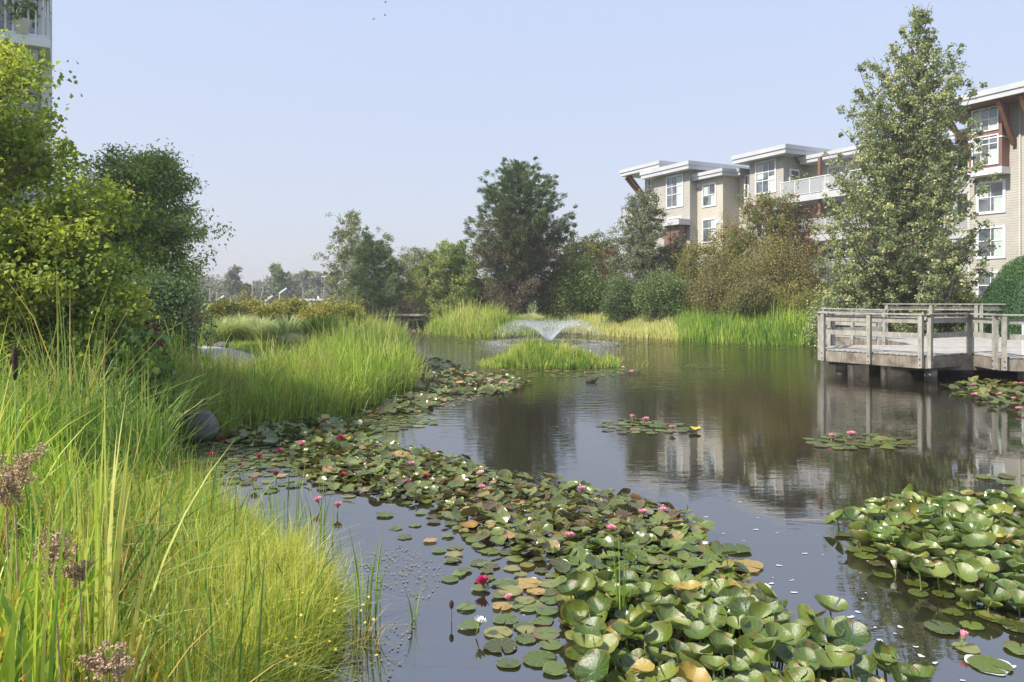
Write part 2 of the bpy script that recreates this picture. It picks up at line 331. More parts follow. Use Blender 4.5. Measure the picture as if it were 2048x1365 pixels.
# patchy wind ripples, calmer near the camera
sp = n.nodes.new('ShaderNodeSeparateXYZ'); n.links.new(tc.outputs['Object'], sp.inputs[0])
my = n.nodes.new('ShaderNodeMapRange'); my.interpolation_type = 'SMOOTHSTEP'; my.inputs['From Min'].default_value = 8; my.inputs['From Max'].default_value = 17
my.inputs['To Min'].default_value = 0.06; my.inputs['To Max'].default_value = 0.26; n.links.new(sp.outputs['Y'], my.inputs['Value'])
pr = n.nodes.new('ShaderNodeMapRange'); pr.inputs['From Min'].default_value = 0.38; pr.inputs['From Max'].default_value = 0.62; pr.inputs['To Min'].default_value = 0.35; pr.inputs['To Max'].default_value = 1.1
n.links.new(wc.outputs['Fac'], pr.inputs['Value'])
mu = n.nodes.new('ShaderNodeMath'); mu.operation = 'MULTIPLY'; n.links.new(my.outputs[0], mu.inputs[0]); n.links.new(pr.outputs[0], mu.inputs[1])
ad = n.nodes.new('ShaderNodeMath'); ad.operation = 'MULTIPLY_ADD'; ad.inputs[1].default_value = 1.3; n.links.new(mr.outputs[0], ad.inputs[0]); n.links.new(mu.outputs[0], ad.inputs[2])
hs = n.nodes.new('ShaderNodeMath'); hs.operation = 'MULTIPLY_ADD'; hs.inputs[1].default_value = 0.3; n.links.new(wb.outputs['Fac'], hs.inputs[0]); n.links.new(wa.outputs['Fac'], hs.inputs[2])
hh = n.nodes.new('ShaderNodeMath'); hh.operation = 'MULTIPLY'; n.links.new(hs.outputs[0], hh.inputs[0]); n.links.new(ad.outputs[0], hh.inputs[1])
bp = n.nodes.new('ShaderNodeBump'); bp.inputs['Strength'].default_value = 1; bp.inputs['Distance'].default_value = 0.022
n.links.new(hh.outputs[0], bp.inputs['Height']); n.links.new(bp.outputs[0], b.inputs['Normal'])
wat = mk('water', [[-17, -4.5, 0], [30, -4.5, 0], [30, 97, 0], [-17, 97, 0]], np.array([[0, 1, 2, 3]]), m); tag(wat, kind='structure')

def strip(name, pts, width, mat, lift=0.012, crown=0.0):
    """path following the ground"""
    pts = np.array(pts, float); seg = []
    for i in range(len(pts) - 1):
        k = max(2, int(np.linalg.norm(pts[i + 1] - pts[i]) / 0.4)); seg.append(pts[i] + (pts[i + 1] - pts[i]) * np.linspace(0, 1, k, endpoint=False)[:, None])
    p = np.vstack(seg + [pts[-1:]])
    for _ in range(6): p[1:-1] = (p[:-2] + p[1:-1] * 2 + p[2:]) / 4
    tg = np.gradient(p, axis=0); tg /= np.linalg.norm(tg, axis=1)[:, None]; nr = np.stack([-tg[:, 1], tg[:, 0]], 1)
    V = []; K = 6
    for k in range(K):
        q = p + nr * width * (k / (K - 1) - 0.5); V.append(np.stack([q[:, 0], q[:, 1], gh(q[:, 0], q[:, 1]) + lift + 0.03], 1))
    V = np.stack(V, 1); m_ = len(p); i = np.arange(m_ - 1)[:, None] * K; j = np.arange(K - 1)[None, :]
    Q = np.stack([i + j, i + K + j, i + K + j + 1, i + j + 1], -1).reshape(-1, 4)
    return tag(mk(name, V, Q, mat, smooth=True), kind='structure')
strip('path', [(-17, 30), (-13, 28), (-10.0, 25.2), (-7.9, 21.5), (-7.4, 18), (-8.5, 15)], 1.3, M_gravel)
strip('path', [(-15.5, 68), (-12.5, 62), (-5, 62.5), (2, 59), (10, 54), (22, 44)], 1.8, M_tan)

# ------------------------------------------------------------------ vegetation generators
def blades_arrays(root, h, wd, az, bend, segs=3, twist=None, face=None):
    """arching blades. root (N,3)"""
    N = len(root); h = np.broadcast_to(h, (N,)); wd = np.broadcast_to(wd, (N,)); bend = np.broadcast_to(bend, (N,))
    dx = np.cos(az); dy = np.sin(az); fa = az + pi / 2 if face is None else face
    sx = np.cos(fa); sy = np.sin(fa); V = np.zeros((N, segs + 1, 2, 3), np.float32)
    for k in range(segs + 1):
        s = k / segs; ho = bend * h * s ** 2; vz = h * (s - 0.42 * np.minimum(bend, 1.2) * s ** 2.6)
        ww = wd * (0.75 + 0.5 * s - 1.22 * s ** 2.2) * 0.5
        cx_ = root[:, 0] + dx * ho; cy_ = root[:, 1] + dy * ho; cz = root[:, 2] + vz
        V[:, k, 0] = np.stack([cx_ - sx * ww, cy_ - sy * ww, cz], 1); V[:, k, 1] = np.stack([cx_ + sx * ww, cy_ + sy * ww, cz], 1)
    b0 = (np.arange(N) * (segs + 1) * 2)[:, None]; k = np.arange(segs)[None, :] * 2
    Q = np.stack([b0 + k, b0 + k + 1, b0 + k + 3, b0 + k + 2], -1).reshape(-1, 4)
    return V.reshape(-1, 3), Q
def blades(name, root, h, wd, bend, mat, rnd, segs=3, parent=None, az=None, r=rng, local=None):
    N = len(root)
    if az is None: az = r.uniform(0, 2 * pi, N)
    V, Q = blades_arrays(root, h, wd, az, bend, segs, face=r.uniform(0, 2 * pi, N))
    return mk(name, V, Q, mat, parent, {'rnd': np.repeat(np.clip(rnd, 0, 1), (segs + 1) * 2)}, False, local)
def leaf_arrays(c, L, Wd, r, upbias=0.3, axis_=None, fold=0.18):
    N = len(c); L = np.broadcast_to(L, (N,))[:, None]; Wd = np.broadcast_to(Wd, (N,))[:, None]
    a = r.normal(size=(N, 3)) if axis_ is None else axis_ + r.normal(size=(N, 3)) * 0.35
    a[:, 2] -= 0.2 if axis_ is None else 0; a /= np.linalg.norm(a, axis=1)[:, None]
    nrm = r.normal(size=(N, 3)); nrm[:, 2] += upbias * 3; nrm -= a * (nrm * a).sum(1)[:, None]; nrm /= np.linalg.norm(nrm, axis=1)[:, None] + 1e-9
    bb = np.cross(a, nrm); f = nrm * Wd * fold
    V = np.stack([c - a * L / 2, c + bb * Wd / 2 - a * L * .08 + f, c + a * L / 2, c - bb * Wd / 2 - a * L * .08 + f], 1).reshape(-1, 3)
    i = np.arange(N)[:, None] * 4
    T = np.concatenate([np.hstack([i, i + 1, i + 2]), np.hstack([i, i + 2, i + 3])])
    return V, T
def leaves(name, c, L, Wd, mat, rnd, parent, r=rng, upbias=0.3, axis_=None, local=None):
    V, T = leaf_arrays(c, L, Wd, r, upbias, axis_)
    return mk(name, V, T, mat, parent, {'rnd': np.repeat(np.clip(rnd, 0, 1), 4)}, False, local)

def tree(name, label, cat, x, y, H, prof, n_limb=60, trunk_r=0.18, leaf=(0.11, 0.08), n_leaf=30000, mat=L_green, wood=bark, crown0=0.12,
         rise=0.35, seed=1, cl=0.35, inner=0.25, group=None, lean=(0, 0), squash=1.0, upbias=0.3, droop=0, sway=0.25, zb=None, per=9, shade_rnd=0.5, pine=False):
    r = np.random.default_rng(seed); z0 = float(gh(x, y)) - 0.08 if zb is None else zb; base = np.array([x, y, z0])
    root = tag(empty(name, base), label, cat, group)
    # trunk
    tt = np.linspace(0, 1, 12); tp = np.stack([lean[0] * H * tt ** 1.4 + sway * np.cumsum(r.normal(size=12)) * 0.25 * tt, lean[1] * H * tt + sway * np.cumsum(r.normal(size=12)) * 0.25 * tt, H * 0.97 * tt], 1)
    mb = MB(); rad = trunk_r * (1 - tt * 0.93) ** 0.9; rad[0] *= 1.5; mb.tube(tp, rad, 9)
    trunk_at = lambda t: np.array([np.interp(t, tt, tp[:, k]) for k in range(3)])
    cc = []; cr = []; ax = []; wt = []
    for i in range(n_limb):
        t = crown0 + (0.99 - crown0) * ((i + r.uniform(0, 1)) / n_limb) ** 0.92
        R = prof(t) * r.uniform(0.68, 1.12); az = i * 2.399 + r.normal() * 0.4
        d = np.array([cos(az), sin(az) * squash, 0]); st = trunk_at(max(0.02, t - rise * 0.5 * R / H))
        end = trunk_at(t) + d * R; end[2] = min(H * t + r.normal() * 0.02 * H + rise * 0.3 * R, H)
        s = np.linspace(0, 1, 6)[:, None]; mid = st + (end - st) * s; mid[:, 2] += (np.sin(s[:, 0] * pi) * (0.12 - rise * 0.3) - droop * s[:, 0] ** 2) * R; mid[1:5] += r.normal(size=(4, 3)) * 0.04 * R
        mb.tube(mid, np.linspace(trunk_r * 0.32 * (1 - t) + 0.018, 0.008, 6), 5, False)
        nsub = max(2, int(per * R / 2))
        for k in range(nsub):
            q = inner + (1 - inner) * (k + r.uniform(0, 1)) / nsub; pt = np.array([np.interp(q, s[:, 0], mid[:, a_]) for a_ in range(3)])
            off = r.normal(size=3) * np.array([1, 1, 0.6]) * cl * (0.5 + 0.6 * (1 - q)) * (0.4 + R * 0.35); p2 = pt + off
            if pine: p2[2] += abs(r.normal()) * 0.25
            if r.uniform() < 0.6: mb.tube(np.array([pt, (pt + p2) / 2 + r.normal(size=3) * 0.03, p2]), np.array([0.012, 0.009, 0.005]), 4, False)
            cc.append(p2); cr.append(cl * r.uniform(0.35, 0.75)); ax.append(d + np.array([0, 0, 0.6])); wt.append(r.uniform(0.5, 1.5))
    cc.append(trunk_at(1.0)); cr.append(cl * .4); ax.append([0, 0, 1]); wt.append(1)
    cc = np.array(cc); cr = np.array(cr); wt = np.array(wt); wt /= wt.sum(); ax = np.array(ax, float)
    mb.build('trunk', wood, root, True)
    idx = r.choice(len(cc), n_leaf, p=wt); cen = cc[idx] + r.normal(size=(n_leaf, 3)) * cr[idx][:, None] * np.array([0.62, 0.62, 0.5])
    cen[:, 2] = np.maximum(cen[:, 2], 0.1)
    clr = r.normal(size=len(cc)) * 0.17; rnd = shade_rnd + clr[idx] + r.normal(size=n_leaf) * 0.18
    sz = r.uniform(0.7, 1.3, n_leaf)
    leaves('crown', cen, leaf[0] * sz, leaf[1] * sz, mat, rnd, root, r, upbias, axis_=(ax[idx] * 1.2 if pine else None))
    return root
def bump_prof(R, peak=0.35, top=0.1, low=0.6):
    def f(t):
        return R * (low + (1 - low) * sin(pi / 2 * min(1, t / peak))) if t < peak else R * (top + (1 - top) * max(0, 1 - ((t - peak) / (1 - peak)) ** 1.7) ** 0.8)
    return f
def shrub(name, label, cat, pxl, pxr, pyt, d, mat=L_green, leaf=(0.09, 0.06), n_leaf=9000, seed=1, zb=None, depth=0.8, lumps=9, group=None, cover=None, shade_rnd=0.5, spiky=0.0, tight=0.16, rise=0.0):
    """mounded shrub: lumps of leaf clusters on the surface of an uneven mound"""
    r = np.random.default_rng(seed); x = ((pxl + pxr) / 2 - CX) / FPX * d; R = (pxr - pxl) / 2 / FPX * d
    z0 = float(gh(x, d)) - 0.1 if zb is None else zb; Ht = CAMH + (HOR - pyt) / FPX * d - z0
    root = tag(empty(name, (x, d, z0)), label, cat, group)
    lc = [np.array([0, 0, Ht * 0.5])]; lr = [np.array([R * .72, R * depth * .72, Ht * 0.5])]
    for i in range(lumps):
        az = i * 2.399 + r.uniform(0, .8); q = r.uniform(0.35, 0.62); hz = r.uniform(0.22, 0.74)
        k = r.uniform(0.3, 0.48); hw = math.sqrt(max(0.12, 1 - (2 * hz - .75) ** 2 * .8))
        lc.append(np.array([cos(az) * R * q * hw, sin(az) * R * q * depth * hw, Ht * hz])); lr.append(np.array([R * k, R * k * depth, max(Ht * 0.26, min(R * k, Ht * .3))]))
    lc = np.array(lc); lr = np.array(lr); ncl = max(40, int(n_leaf / 60)); w_ = lr.prod(1) ** 0.6; w_[0] *= 0.8
    li = r.choice(len(lc), ncl, p=w_ / w_.sum()); dd = r.normal(size=(ncl, 3)); dd /= np.linalg.norm(dd, axis=1)[:, None]; rr_ = r.uniform(0.55, 1.04, ncl) ** 0.7
    cc = lc[li] + dd * lr[li] * rr_[:, None]; cc[:, 2] = np.where(cc[:, 2] < 0.1, r.uniform(0.05, 0.4, ncl) * Ht, cc[:, 2])
    if spiky: 
        m_ = r.uniform(size=ncl) < 0.25; cc[m_] += dd[m_] * R * spiky * r.uniform(0.3, 1, (m_.sum(), 1)) + np.array([0, 0, 1]) * R * spiky * .4
    cr = tight * min(R, Ht * .6) * r.uniform(0.6, 1.4, ncl) + .05
    idx = r.integers(0, ncl, n_leaf); cen = cc[idx] + r.normal(size=(n_leaf, 3)) * cr[idx][:, None] * 0.75; cen[:, 2] = np.abs(cen[:, 2])
    clr = r.normal(size=ncl) * 0.16 + r.normal(size=len(lc))[li] * 0.1
    rnd = shade_rnd + clr[idx] + r.normal(size=n_leaf) * 0.17; sz = r.uniform(0.7, 1.35, n_leaf)
    leaves('foliage', cen, leaf[0] * sz, leaf[1] * sz, mat, rnd, root, r)
    mb = MB()
    for i in range(min(46, ncl)):
        e = cc[i]; s0 = np.array([r.normal() * 0.1 * R, r.normal() * .1 * R, 0]); md = (s0 + e) / 2 + np.array([0, 0, .1 * Ht]) + r.normal(size=3) * .05 * R
        mb.tube(np.array([s0, md, e]), np.array([0.03, 0.018, 0.006]) * (0.6 + 0.25 * Ht), 5, False)
    mb.build('stem', darkbark, root, True)
    return root

def potted(x, y, z, s, label, seed, mat=L_green):
    r = np.random.default_rng(seed); e = tag(empty('potted_plant', (x, y, z)), label, 'plant')
    mb = MB(); mb.tube([[0, 0, 0], [0, 0, .28 * s], [0, 0, .3 * s]], [.12 * s, .17 * s, .19 * s], 14); mb.build('pot', M_white if seed % 2 else M_bwood, e, True)
    c = r.normal(size=(260, 3)) * np.array([.16, .16, .18]) * s + np.array([0, 0, .52 * s]); c[:, 2] = np.maximum(c[:, 2], .28 * s)
    leaves('foliage', c, .12 * s, .06 * s, mat, r.uniform(0, 1, 260), e, r)
    mb = MB()
    for k in range(6): mb.tube([[0, 0, .25 * s], list(c[k * 7])], [.008, .004], 4)
    mb.build('stem', M_stalk, e)
# ------------------------------------------------------------------ apartment building (right)
U = np.array([-0.46, 0.888, 0]); NN = np.array([-0.888, -0.46, 0]); B0 = np.array([(1567 - CX) / FPX * 52.5, 52.5, 0]); ZUP = np.array([0, 0, 1.0])
def tpx(px, o):
    r_ = (px - CX) / FPX; return (B0[0] - .888 * o - r_ * (B0[1] - .46 * o)) / (.46 + .888 * r_)
def bp_(t, o, z): return B0 + U * t + NN * o + ZUP * z
def zpy(py, t, o): d = (B0 + U * t + NN * o)[1]; return CAMH + (HOR - py) / FPX * d
bld = tag(empty('apartment_building', bp_(0, 0, 1.0)), 'long four storey beige apartment building with flat overhanging roofs behind the shrubs', 'building')
BL = bp_(0, 0, 1.0)
def bbox(name, t0, t1, o0, o1, z0, z1, mat, parent=None):
    mb = MB(); mb.frame_box(bp_(t0, o0, z0), U * (t1 - t0), NN * (o1 - o0), ZUP * (z1 - z0))
    return mb.build(name, mat, parent or bld, local=BL)
def roof(t0, t1, o0, o1, z, name='roof', th=0.6):
    mb = MB(); mb.frame_box(bp_(t0, o0, z + .0), U * (t1 - t0), NN * (o1 - o0), ZUP * th * .5)
    e = .07; mb.frame_box(bp_(t0 - e, o0 - e, z + th * .5 - .002), U * (t1 - t0 + 2 * e), NN * (o1 - o0 + 2 * e), ZUP * (th * .5))
    return mb.build(name, M_roofedge, bld, local=BL)
def window(t0, t1, z0, z1, o, cols=2, rows=(0.5,), curtain=0, trim=0.13):
    if t0 > t1: t0, t1 = t1, t0
    if z0 > z1: z0, z1 = z1, z0
    mb = MB(); e = 0.06
    mb.frame_box(bp_(t0, o + .002, z0), U * (t1 - t0), NN * e, ZUP * trim); mb.frame_box(bp_(t0, o + .002, z1 - trim), U * (t1 - t0), NN * e, ZUP * trim)
    mb.frame_box(bp_(t0, o + .002, z0 + trim), U * trim, NN * (e - .003), ZUP * (z1 - z0 - 2 * trim)); mb.frame_box(bp_(t1 - trim, o + .002, z0 + trim), U * trim, NN * (e - .003), ZUP * (z1 - z0 - 2 * trim))
    f = mb.build('window', M_white, bld, local=BL)
    a, b2, c, d_ = t0 + trim, t1 - trim, z0 + trim, z1 - trim; mu_ = MB(); k = .045
    for i in range(1, cols): tt_ = a + (b2 - a) * i / cols; mu_.frame_box(bp_(tt_ - k / 2, o + .014, c), U * k, NN * .026, ZUP * (d_ - c))
    for q in rows: zz = c + (d_ - c) * q; mu_.frame_box(bp_(a, o + .012, zz - k / 2), U * (b2 - a), NN * .032, ZUP * k * 1.3)
    if mu_.V: mu_.build('muntin', M_white, f, local=BL)
    g_ = MB(); g_.frame_box(bp_(a, o - .2, c), U * (b2 - a), NN * .206, ZUP * (d_ - c)); g_.build('pane', M_glass, f, local=BL)
    if curtain:
        q = MB(); w_ = (b2 - a) * .36
        q.frame_box(bp_(a + .03, o + .0065, c + .02), U * w_, NN * .003, ZUP * ((d_ - c) * (.96 if curtain == 1 else .5)))
        if curtain == 2:
            q.build('curtain', M_curt, f, local=BL); q = MB(); q.frame_box(bp_(b2 - w_ - .03, o + .0065, c + (d_ - c) * .45), U * w_, NN * .003, ZUP * ((d_ - c) * .5))
        q.build('curtain', M_curt, f, local=BL)
    return f
def winpx(pxa, pxb, pya, pyb, o, **k):
    ta, tb = tpx(pxa, o), tpx(pxb, o); tm = (ta + tb) / 2
    return window(tb, ta, zpy(pyb, tm, o), zpy(pya, tm, o), o, **k)
ZT, ZB = 12.3, 0.9
tB0, tB1 = 0.0, tpx(1499, 0)
bbox('wall', tB0, tB1, -6, 0, ZB, ZT, M_side); roof(tB0 - .9, tB1 + .9, -6.5, .8, ZT + .002)
winpx(1553, 1511, 321, 388, 0, cols=3, rows=(.38, .66, ), curtain=2)
winpx(1549, 1513, 425, 470, 0, cols=3, rows=(.6,), curtain=1)
tS = tpx(1478, -.6); bbox('wall', tB1 + .002, tS, -6, -.6, ZB, 11.55, M_stucco); winpx(1498.5, 1489, 350, 398, -.6, cols=1, rows=(.6,))
tR = tpx(1446, 1.0); bbox('wall', tS + .002, tR, -6, -2.0, ZB, 11.55, M_stucco)
tC = tpx(1380, 1.75); bbox('wall', tR + .002, tC, -6, 1.0, ZB, 11.5, M_stucco); roof(tR - .5, tC - .003, -6.2, 1.55, 11.502, th=.5); roof(tB1 + .9, tR - .5 - .003, -6.2, 0.05, 11.56, th=.5)
winpx(1433, 1405, 367, 414, 1.0, cols=2, rows=(.5,), curtain=2); winpx(1433, 1405, 437, 486, 1.0, cols=2, rows=(.6,), curtain=1)
winpx(1433, 1405, 510, 556, 1.0, cols=2, rows=(.6,))
tD = tpx(1308, 1.75); bbox('wall', tC + .002, tD, -6, 1.75, ZB, ZT, M_side); roof(tC - .7, tD + .8, -6.4, 2.5, ZT + .002)
winpx(1367, 1333, 351, 416, 1.75, cols=3, rows=(.4, .68), curtain=1)
winpx(1364, 1336, 434, 470, 1.75, cols=2, rows=(.6,), curtain=1)
tE = tpx(1290, .9); bbox('wall', tD + .002, tE, -6, .9, ZB, 12.75, M_side2); roof(tD - 1.5, tpx(1250, 1.9), -6.4, 2.4, 12.96, th=.55)
winpx(1304, 1296, 352, 392, .9, cols=1)
# canopy and brown bay under block D window
bbox('canopy', tC - .05, tC + 2.6, 1.752, 2.9, 8.05, 8.5, M_roofedge); bbox('bay_panel', tC + .4, tC + 2.2, 1.752, 2.5, 5.4, 8.05 - .002, M_red)
def brace(pa, pb, w_=.22, h_=.26):
    mb = MB(); mb.bar(pa, pb, w_, h_, up=NN); return mb.build('roof_brace', M_bwood, bld, local=BL)
brace(bp_(tE + .15, .3, 10.3), bp_(tE + 1.5, 1.8, 12.9)); brace(bp_(tE + .15, .1, 10.4), bp_(tE + .6, 2.1, 12.9))
# recessed balcony section right of block B
tF = -7.6
bbox('wall', tF, tB0 - .002, -7, -2.3, ZB, 11.75, M_side2); roof(tF - .3, tB0 - .35, -7.2, -1.2, 11.752, th=.5)
def door(t, o, z, w_=.9, h_=2.1):
    mb = MB(); mb.frame_box(bp_(t, o + .002, z), U * w_, NN * .07, ZUP * h_); dd = mb.build('balcony_door', M_white, bld, local=BL)
    g_ = MB(); g_.frame_box(bp_(t + .14, o + .06, z + .25), U * (w_ - .28), NN * .02, ZUP * (h_ - .4)); g_.build('pane', M_glass, dd, local=BL)
# door in the side face of block B facing the camera
mb = MB(); q0 = bp_(-.002, -.55, 9.35); mb.frame_box(q0, -U * .07, -NN * .95, ZUP * 2.1); dd = mb.build('balcony_door', M_white, bld, local=BL)
mb = MB(); mb.frame_box(q0 - NN * .14 + ZUP * .2 - U * .06, -U * .025, -NN * .67, ZUP * 1.75); mb.build('pane', M_glass, dd, local=BL)
def balcony(t0, t1, oi, oo, z, side=True, glass=True):
    bal = bbox('balcony', t0, t1, oi, oo, z - .42, z, M_roofedge)
    mb = MB(); k = max(2, int(abs(t1 - t0) / 1.1))
    for i in range(k + 1): tt_ = t0 + (t1 - t0) * i / k; mb.frame_box(bp_(tt_ - .025, oo - .1, z), U * .05, NN * .05, ZUP * 1.05)
    mb.frame_box(bp_(t0, oo - .105, z + 1.05), U * (t1 - t0), NN * .07, ZUP * .05); mb.frame_box(bp_(t0, oo - .09, z + .07), U * (t1 - t0), NN * .03, ZUP * .04)
    mb.frame_box(bp_(t0, oi, z + 1.052), U * .05, NN * (oo - oi - .11), ZUP * .045)
    mb.build('railing', M_white, bal, local=BL)
    g_ = MB(); g_.frame_box(bp_(t0 + .03, oo - .08, z + .13), U * (t1 - t0 - .06), NN * .012, ZUP * .9); g_.frame_box(bp_(t0 + .02, oi, z + .13), U * .012, NN * (oo - oi - .12), ZUP * .9)
    g_.build('glass_panel', M_bglass, bal, local=BL); return bal
for z in (3.77, 6.53, 9.3): balcony(tF + .1, tB0 - .01, -2.3 + .002, .35, z)
for tt_ in (-3.2, -6.8):
    bbox('balcony_post', tt_, tt_ + .2, -.1, .1, ZB, 6.1, M_bwood); bbox('balcony_post', tt_, tt_ + .2, -.1, .1, 6.55, 8.87, M_bwood); bbox('balcony_post', tt_ , tt_ + .2, -.1, .1, 9.32, 11.7, M_bwood)
for z in (3.8, 6.55, 9.32): door(-3.4, -2.3, z, 1.6); window(-6.8, -5.2, z + .7, z + 2.1, -2.3, cols=2, rows=(.6,), curtain=1)
for k, (tt_, z) in enumerate([(-.7, 9.3), (-1.5, 9.3), (-2.3, 6.53), (-.9, 6.53)]):
    q = bp_(tt_, -.3, z); potted(q[0], q[1], z + .01, 1.5 + .3 * (k % 2), ['potted shrub on the top balcony beside the white door', 'second potted shrub on the top balcony, nearer the camera', 'potted plant on the lower balcony behind the berry tree', 'potted plant at the left end of the lower balcony'][k], 10 + k)
for tt_, o_, z_ in ((tC - .3, 1.0, 11.0), (tR + .4, 1.0, 8.0), (tB0 + .5, 0, 8.6)): bbox('wall_vent', tt_, tt_ + .3, o_ + .003, o_ + .07, z_, z_ + .25, M_white)
# right block
oG = -5.07; tG1 = tpx(1936, oG); tG0 = tG1 - 12
tH1 = tF; bbox('wall', tG1 + .002, tH1 - .002, -12, -7.6, ZB, 12.6, M_side2); roof(tG1 + .0, tH1 - .2, -12, -6.6, 12.602, th=.55)
for z in (3.77, 6.53, 9.3): balcony(tG1 + .05, tH1 - .35, -7.6 + .002, -5.6, z); window(tH1 - 2.0, tH1 - .8, z + .8, z + 2.1, -7.6, cols=2)
bbox('balcony_post', tG1 + 1.6, tG1 + 1.86, -5.95, -5.7, ZB, 12.5, M_bwood)
bbox('wall', tG0, tG1, -14, oG, ZB, 13.7, M_side); roof(tG0 - 1, tG1 + 1.7, -14.5, oG + 1.9, 13.75, th=.62)
bbox('soffit', tG0 - .9, tG1 + 1.6, -14.4, oG + 1.8, 13.702, 13.748, M_bwood)
# brown bay
tb0, tb1 = tpx(2004, oG + .75), tpx(1938, oG + .75); zb0, zb1 = zpy(338, (tb0 + tb1) / 2, oG + .75), 13.7
bbox('bay', tb0, tb1, oG + .002, oG + .75, zb0, 13.69, M_red); bbox('bay_sill', tb0 - .06, tb1 + .12, oG + .002, oG + .9, zb0 - .38, zb0 - .002, M_white)
bbox('bay_band', tb0 - .03, tb1 + .03, oG + .002, oG + .79, zpy(274, tb0, oG + .75), zpy(271, tb0, oG + .75), M_white)
winpx(1998, 1944, 217, 264, oG + .75, cols=3, rows=(.5,), curtain=2, trim=.07); winpx(1998, 1944, 272, 332, oG + .75, cols=3, rows=(.72,), curtain=2, trim=.07)
winpx(2012, 1953, 362, 428, oG, cols=2, rows=(.5,), curtain=2, trim=.16); winpx(2012, 1953, 452, 518, oG, cols=2, rows=(.55,), curtain=1, trim=.16)
winpx(2012, 1953, 542, 606, oG, cols=2, rows=(.55,), curtain=1, trim=.16)
tb_ = tpx(2041, oG + .1); bbox('downspout', tb_, tb_ + .1, oG + .002, oG + .1, ZB, 13.7, M_side2)
bbox('corner_board', tG1 - .14, tG1 + .02, oG + .003, oG + .03, ZB, 13.69, M_side2)
brace(bp_(tG1 - .1, oG + .1, 11.2), bp_(tG1 + .5, oG + 1.5, 13.7)); brace(bp_(tG1 + .5, oG - 1.6, 11.4), bp_(tG1 + 1.3, oG + .5, 13.7), .2, .22)
tz = tpx(2030, oG); brace(bp_(tz, oG + .1, 11.3), bp_(tz, oG + 1.6, 13.7)); brace(bp_(tz - 1.2, oG + .1, 11.3), bp_(tz - 1.2, oG + 1.6, 13.7))
# far glass balcony at the left end
bE = bbox('balcony', tE + .002, tE + 4.2, -2.5, .4, 9.1, 9.35, M_roofedge)
mb = MB()
for k in range(5): mb.frame_box(bp_(tE + .1 + k, .33, 9.35), U * .05, NN * .05, ZUP * 1.2)
mb.frame_box(bp_(tE + .1, .33, 10.55), U * 4.1, NN * .06, ZUP * .05)
for k in range(3): mb.frame_box(bp_(tE + 4.12, -2.4 + 1.3 * k, 9.35), U * .05, NN * .05, ZUP * 1.2)
mb.frame_box(bp_(tE + 4.12, -2.4, 10.551), U * .05, NN * 2.72, ZUP * .045); mb.build('railing', M_dwood, bE, local=BL)
mb = MB(); mb.frame_box(bp_(tE + .1, .35, 9.4), U * 4.05, NN * .012, ZUP * 1.1); mb.build('glass_panel', M_bglass, bE, local=BL)
bbox('balcony', tE + .002, tE + 4.2, -2.5, .4, 6.3, 6.55, M_roofedge)

# ------------------------------------------------------------------ pale building, top left
lb = tag(empty('residential_tower', (-12.75, 20.7, .8), radians(31)), 'pale blue grey building with a white balcony at the top left corner', 'building'); LB = (-12.75, 20.7, .8)
def lbox(name, x0, x1, y0, y1, z0, z1, mat, parent=None):
    mb = MB(); mb.box(x0, x1, y0, y1, z0, z1); return mb.build(name, mat, parent or lb, local=LB)
lbox('wall', -36, -12.75, 20.7, 23.9, .5, 12.96, M_blue); lbox('roof', -36.4, -12.3, 20.1, 24.3, 12.962, 13.2, M_white)  # depth shaped shallow so the building's shadow spares the grass clumps
lbox('corner_post', -12.95, -12.7, 20.55, 20.75, .5, 12.958, M_white)
bal = lbox('balcony', -19, -12.72, 18.8, 20.698, 8.75, 8.98, M_white); lbox('balcony_beam', -19, -13.0, 19.0, 20.5, 8.45, 8.748, M_blue)
mb = MB()
for i in range(39): xx = -19 + i * .16 + .02; mb.box(xx, xx + .045, 18.86, 18.9, 9.05, 9.98)
for i in range(11): yy = 18.92 + i * .16; mb.box(-12.8, -12.76, yy, yy + .045, 9.05, 9.98)
mb.box(-19, -12.73, 18.84, 18.93, 9.981, 10.05); mb.box(-12.83, -12.74, 18.93, 20.6, 9.982, 10.05); mb.box(-19, -12.75, 18.85, 18.91, 9.0, 9.049)
mb.build('railing', M_white, bal, local=LB)
lbox('balcony_column', -12.99, -12.84, 18.94, 19.09, 8.982, 12.7, M_white); lbox('balcony_roof', -19, -12.6, 18.7, 20.698, 12.7, 12.95, M_white)
f = lbox('window', -15.6, -13.4, 20.64, 20.698, 9.1, 11.3, M_white); lbox('pane', -15.45, -13.55, 20.61, 20.638, 9.2, 11.15, M_glass, f)
for z in (3.4, 6.2): f = lbox('window', -15.0, -13.5, 20.64, 20.698, z, z + 1.4, M_white); lbox('pane', -14.9, -13.6, 20.61, 20.638, z + .1, z + 1.3, M_glass, f)
potted(-12.35, 18.9, 8.985, 1.3, 'leafy plant in a white pot behind the balcony rail at top left', 3)
potted(-12.9, 18.4, 8.985, 1.0, 'smaller plant in a brown pot on the top left balcony', 4, L_lime)
# trailing plant above the balcony
e = tag(empty('hanging_plant', (-12.0, 18.95, 10.45)), 'trailing green plant hanging over the balcony corner at top left', 'plant')
r = np.random.default_rng(5); c = r.normal(size=(700, 3)) * np.array([.38, .2, .12]); leaves('foliage', c, .13, .04, L_green, r.uniform(0, 1, 700), e, r)
mb = MB(); mb.tube([[-.25, 0, -.2], [-.25, 0, 0]], [.16, .2], 14); mb.build('basket', M_dwood, e, True)

